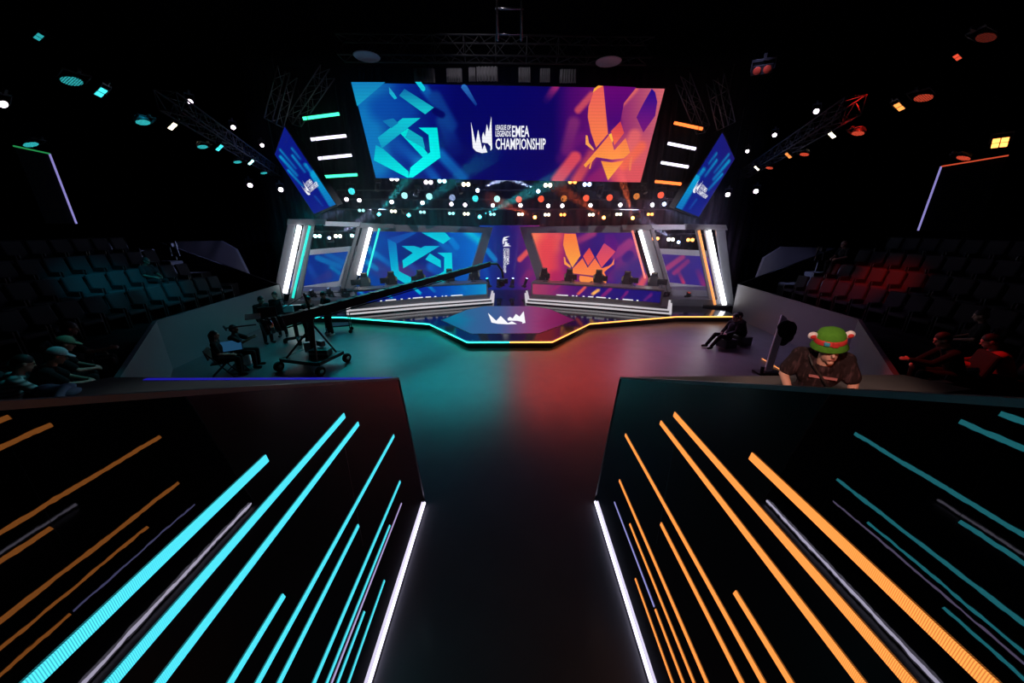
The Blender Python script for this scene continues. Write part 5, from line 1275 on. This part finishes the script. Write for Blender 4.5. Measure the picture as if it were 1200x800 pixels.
for k in range(7): jk.ell((-5.12 + .05 * k, 3.42 + .03 * math.sin(k * 2), 2.39 + .02 * math.cos(k * 1.7)), (.07, .10, .045))
jk.build('body', M['cloth_blue'], t, remesh=.02); MB().capsule((-4.86, 3.4, 2.41), (-4.8, 3.28, 2.38), .05, .035).build('sleeve', M['cloth_blue'], t, smooth=True)
for lb, px, py, y, kw in (('person sitting high up at the top of the teal side stand', 162, 288, 12.6, {}), ('bald person sitting high up at the top of the red side stand', 991, 290, 14.1, dict(hair=None))):
    p = aty(px, py, y); p.z -= .55; s = -1 if p.x < 0 else 1
    rowk = min(5, max(0, int((abs(p.x) - 11.3) / 1.1))); zt = 1.15 + .5 * rowk
    person(lb, (p.x, p.y, zt + .05), math.radians(-90 if s < 0 else 90), P(SIT), skin='skin_d' if s < 0 else 'skin', **kw)
for s, px, py in ((-1, 206, 300), (1, 959, 305)):
    p = aty(px, py, 15.6 if s < 0 else 15.6); t = thing('small_camera_rig', f'small black camera rig before the pale panel on the {"teal" if s < 0 else "red"} side', 'camera', tuple(p))
    fr = MB()
    for dx in (-.17, .17): fr.bar(p + V((dx, 0, 0)), p + V((dx * .8, 0, .62)), .04, .04)
    for z in (.15, .4, .6): fr.bar(p + V((-.17, 0, z)), p + V((.17, 0, z)), .04, .04)
    fr.build('frame', M['plastic'], t); MB().box(p + V((0, 0, .48)), (.2, .28, .16)).build('camera', M['plastic'], t, bevel=.01)
    MB().tube(p + V((0, 0, 0)), V((p.x, p.y, 1.15 + .5 * min(5, int((abs(p.x) - 11.3) / 1.1)))), .025).build('pole', M['plastic'], t)

# ------------------------------------------------------------------ light
W = bpy.data.worlds.new('world'); S.world = W; W.use_nodes = True
W.node_tree.nodes['Background'].inputs[0].default_value = (0.25, 0.32, 0.6, 1); W.node_tree.nodes['Background'].inputs[1].default_value = 0.002
def spot(name, loc, tgt, col, power, ang, blend=.6, r=.12, vol=1.0):
    l = bpy.data.lights.new(name, 'SPOT'); l.color = col; l.energy = power; l.spot_size = math.radians(ang); l.spot_blend = blend; l.shadow_soft_size = r; l.volume_factor = vol
    o = bpy.data.objects.new(name, l); COL.objects.link(o); o.location = loc
    o.rotation_euler = (V(tgt) - V(loc)).to_track_quat('-Z', 'Y').to_euler(); return o
def area(name, loc, tgt, col, power, sx, sy, spread=140):
    l = bpy.data.lights.new(name, 'AREA'); l.shape = 'RECTANGLE'; l.size = sx; l.size_y = sy; l.color = col; l.energy = power; l.spread = math.radians(spread)
    o = bpy.data.objects.new(name, l); COL.objects.link(o); o.location = loc; o.rotation_euler = (V(tgt) - V(loc)).to_track_quat('-Z', 'Y').to_euler(); return o
area('teal_lamp_row_wash', (-4.4, 15.3, 4.9), (-3.9, 11.9, 0), (.004, .55, .62), 180, 8.4, 1.4, 58)
area('red_lamp_row_wash', (3.4, 15.3, 4.9), (3.0, 11.9, 0), (1.0, .07, .06), 115, 6.0, 1.4, 58)
area('violet_lamp_row_wash', (7.2, 15.3, 5.3), (7.0, 11.9, 0), (.50, .36, .75), 80, 3.5, 1.0, 58)
spot('crew_glow', (-4.6, 13.2, 5.5), (-7.0, 10.6, .9), (.35, .9, .95), 130, 44, .9, .2)  # added spot that lifts the crew out of the dark
spot('teal_stand_wash', (-7.5, 9.0, 8.6), (-13.0, 11.6, 2.0), (.01, .50, .75), 2400, 24, .9)
spot('red_stand_wash', (7.5, 9.0, 8.6), (13.0, 12.4, 1.9), (1.0, .02, .01), 4600, 22, .9)
spot('teal_near_wash', (-4.0, 9.5, 8.5), (-6.9, 4.8, 1.9), (.05, .65, .75), 480, 22, .7)
spot('red_near_wash', (4.0, 9.5, 8.5), (7.3, 5.0, 1.9), (1.0, .04, .03), 1500, 22, .7)
spot('ledge_wash', (0.5, 9.0, 8.0), (-2.8, 3.6, 2.3), (.6, .75, .85), 700, 24, .8)
spot('ledge_wash', (-0.5, 9.0, 8.0), (2.8, 3.6, 2.3), (1.0, .7, .6), 560, 24, .8)
spot('hat_key', (0.3, 0.3, 5.4), (2.95, 2.9, 2.8), (1.0, .60, .50), 600, 22, .6)
spot('arm_glow', (2.0, -0.3, 4.2), (3.0, 2.85, 2.5), (1.0, .20, .08), 130, 18, .7)
spot('stage_key', (-4, 6, 10), (-3.5, 17.4, 1.9), (.85, .88, 1.0), 2700, 40, .9)
spot('stage_key', (4, 6, 10), (3.5, 17.4, 1.9), (1.0, .88, .92), 2700, 40, .9)
spot('gate_key', (-3.2, 10, 5.9), (-9.0, 17.4, 2.8), (.8, .85, 1.0), 1500, 34, .9)
spot('gate_key', (3.2, 10, 5.9), (9.0, 17.4, 2.8), (.88, .82, 1.0), 1500, 34, .9)
spot('blue_back_wash', (0, 17.0, 11.5), (0, 23.5, 5), (.12, .2, 1.0), 900, 130, .8)
spot('pale_panel_wash', (-6, 10.5, 9), (-14, 17.6, 3), (.5, .5, 1.0), 420, 20, .8)
spot('pale_panel_wash', (6, 10.5, 9), (14, 17.6, 3), (.5, .5, 1.0), 420, 20, .8)
spot('rig_glow', (-1.5, 11.5, 11.5), (0, 15.3, 9.2), (.9, .85, 1.0), 75, 80, .8)
spot('side_wall_wash', (-4, 11, 9), (-10.5, 12.0, .8), (.012, .45, .55), 850, 36, .8)
spot('side_wall_wash', (4, 11, 9), (10.3, 12.0, .8), (.60, .26, .70), 480, 36, .8)

# ------------------------------------------------------------------ theatrical haze over the stage, with the beams that show in it
def haze_mat(d):
    m = bpy.data.materials.new('thin_haze'); m.use_nodes = True; nt = m.node_tree; nt.nodes.clear()
    out = nt.nodes.new('ShaderNodeOutputMaterial'); vs = nt.nodes.new('ShaderNodeVolumeScatter')
    vs.inputs['Color'].default_value = (.9, .93, 1, 1); vs.inputs['Density'].default_value = d; vs.inputs['Anisotropy'].default_value = .25
    nt.links.new(vs.outputs[0], out.inputs['Volume']); return m
HZ = MB().box((0, 17.6, 4.9), (17.2, 9.6, 8.8)).build('haze', haze_mat(0.010), loc=(0, 17.6, 4.9))
tag(HZ, 'thin light haze hanging in the air over the stage', 'haze', None, 'stuff')
def beam(px, py, y, tpx, tpy, ty, col, power, ang):
    a, b = aty(px, py, y), aty(tpx, tpy, ty)
    spot('beam', a + (b - a).normalized() * .25, b, col, power * (5 if power > 1200 and power < 1400 else 22), ang, .4, .03)
for a in ((443.5, 250.5, 16.9, 462, 228, 15.5, (.02, .8, .8), 900, 7), (478.5, 251.5, 16.9, 505, 232, 15.5, (.02, .7, .8), 800, 7), (562, 253.5, 16.9, 590, 240, 15.5, (.05, .8, .85), 1100, 8),
          (627, 254, 16.9, 612, 248, 15.5, (1, .12, .03), 800, 7), (708, 254.5, 16.9, 692, 244, 15.5, (1, .12, .03), 700, 7), (742, 255, 16.9, 734, 228, 15.5, (1, .14, .04), 1100, 8),
          (559.5, 222.5, 16.3, 598, 206, 15.4, (.5, .6, 1), 2200, 11), (631, 223.5, 16.3, 592, 206, 15.4, (.5, .6, 1), 2200, 11),
          (418, 243, 16.9, 372, 256, 16.6, (.4, .5, 1), 1300, 15), (768, 240, 16.9, 800, 255, 16.6, (.45, .5, 1), 1300, 14),
          (386, 279, 19.4, 410, 266, 18.5, (.55, .6, 1), 900, 9), (795, 284, 19.4, 770, 268, 18.5, (.55, .6, 1), 900, 9)):
    beam(*a)
for p, q, c in BEAMS: spot('beam', p + (q - p).normalized() * .2, q + (q - p) * 4 + V((0, 2.2, 0)), LC[c] if c != 'blue' else (.5, .55, 1), 7000, 7, .4, .03)
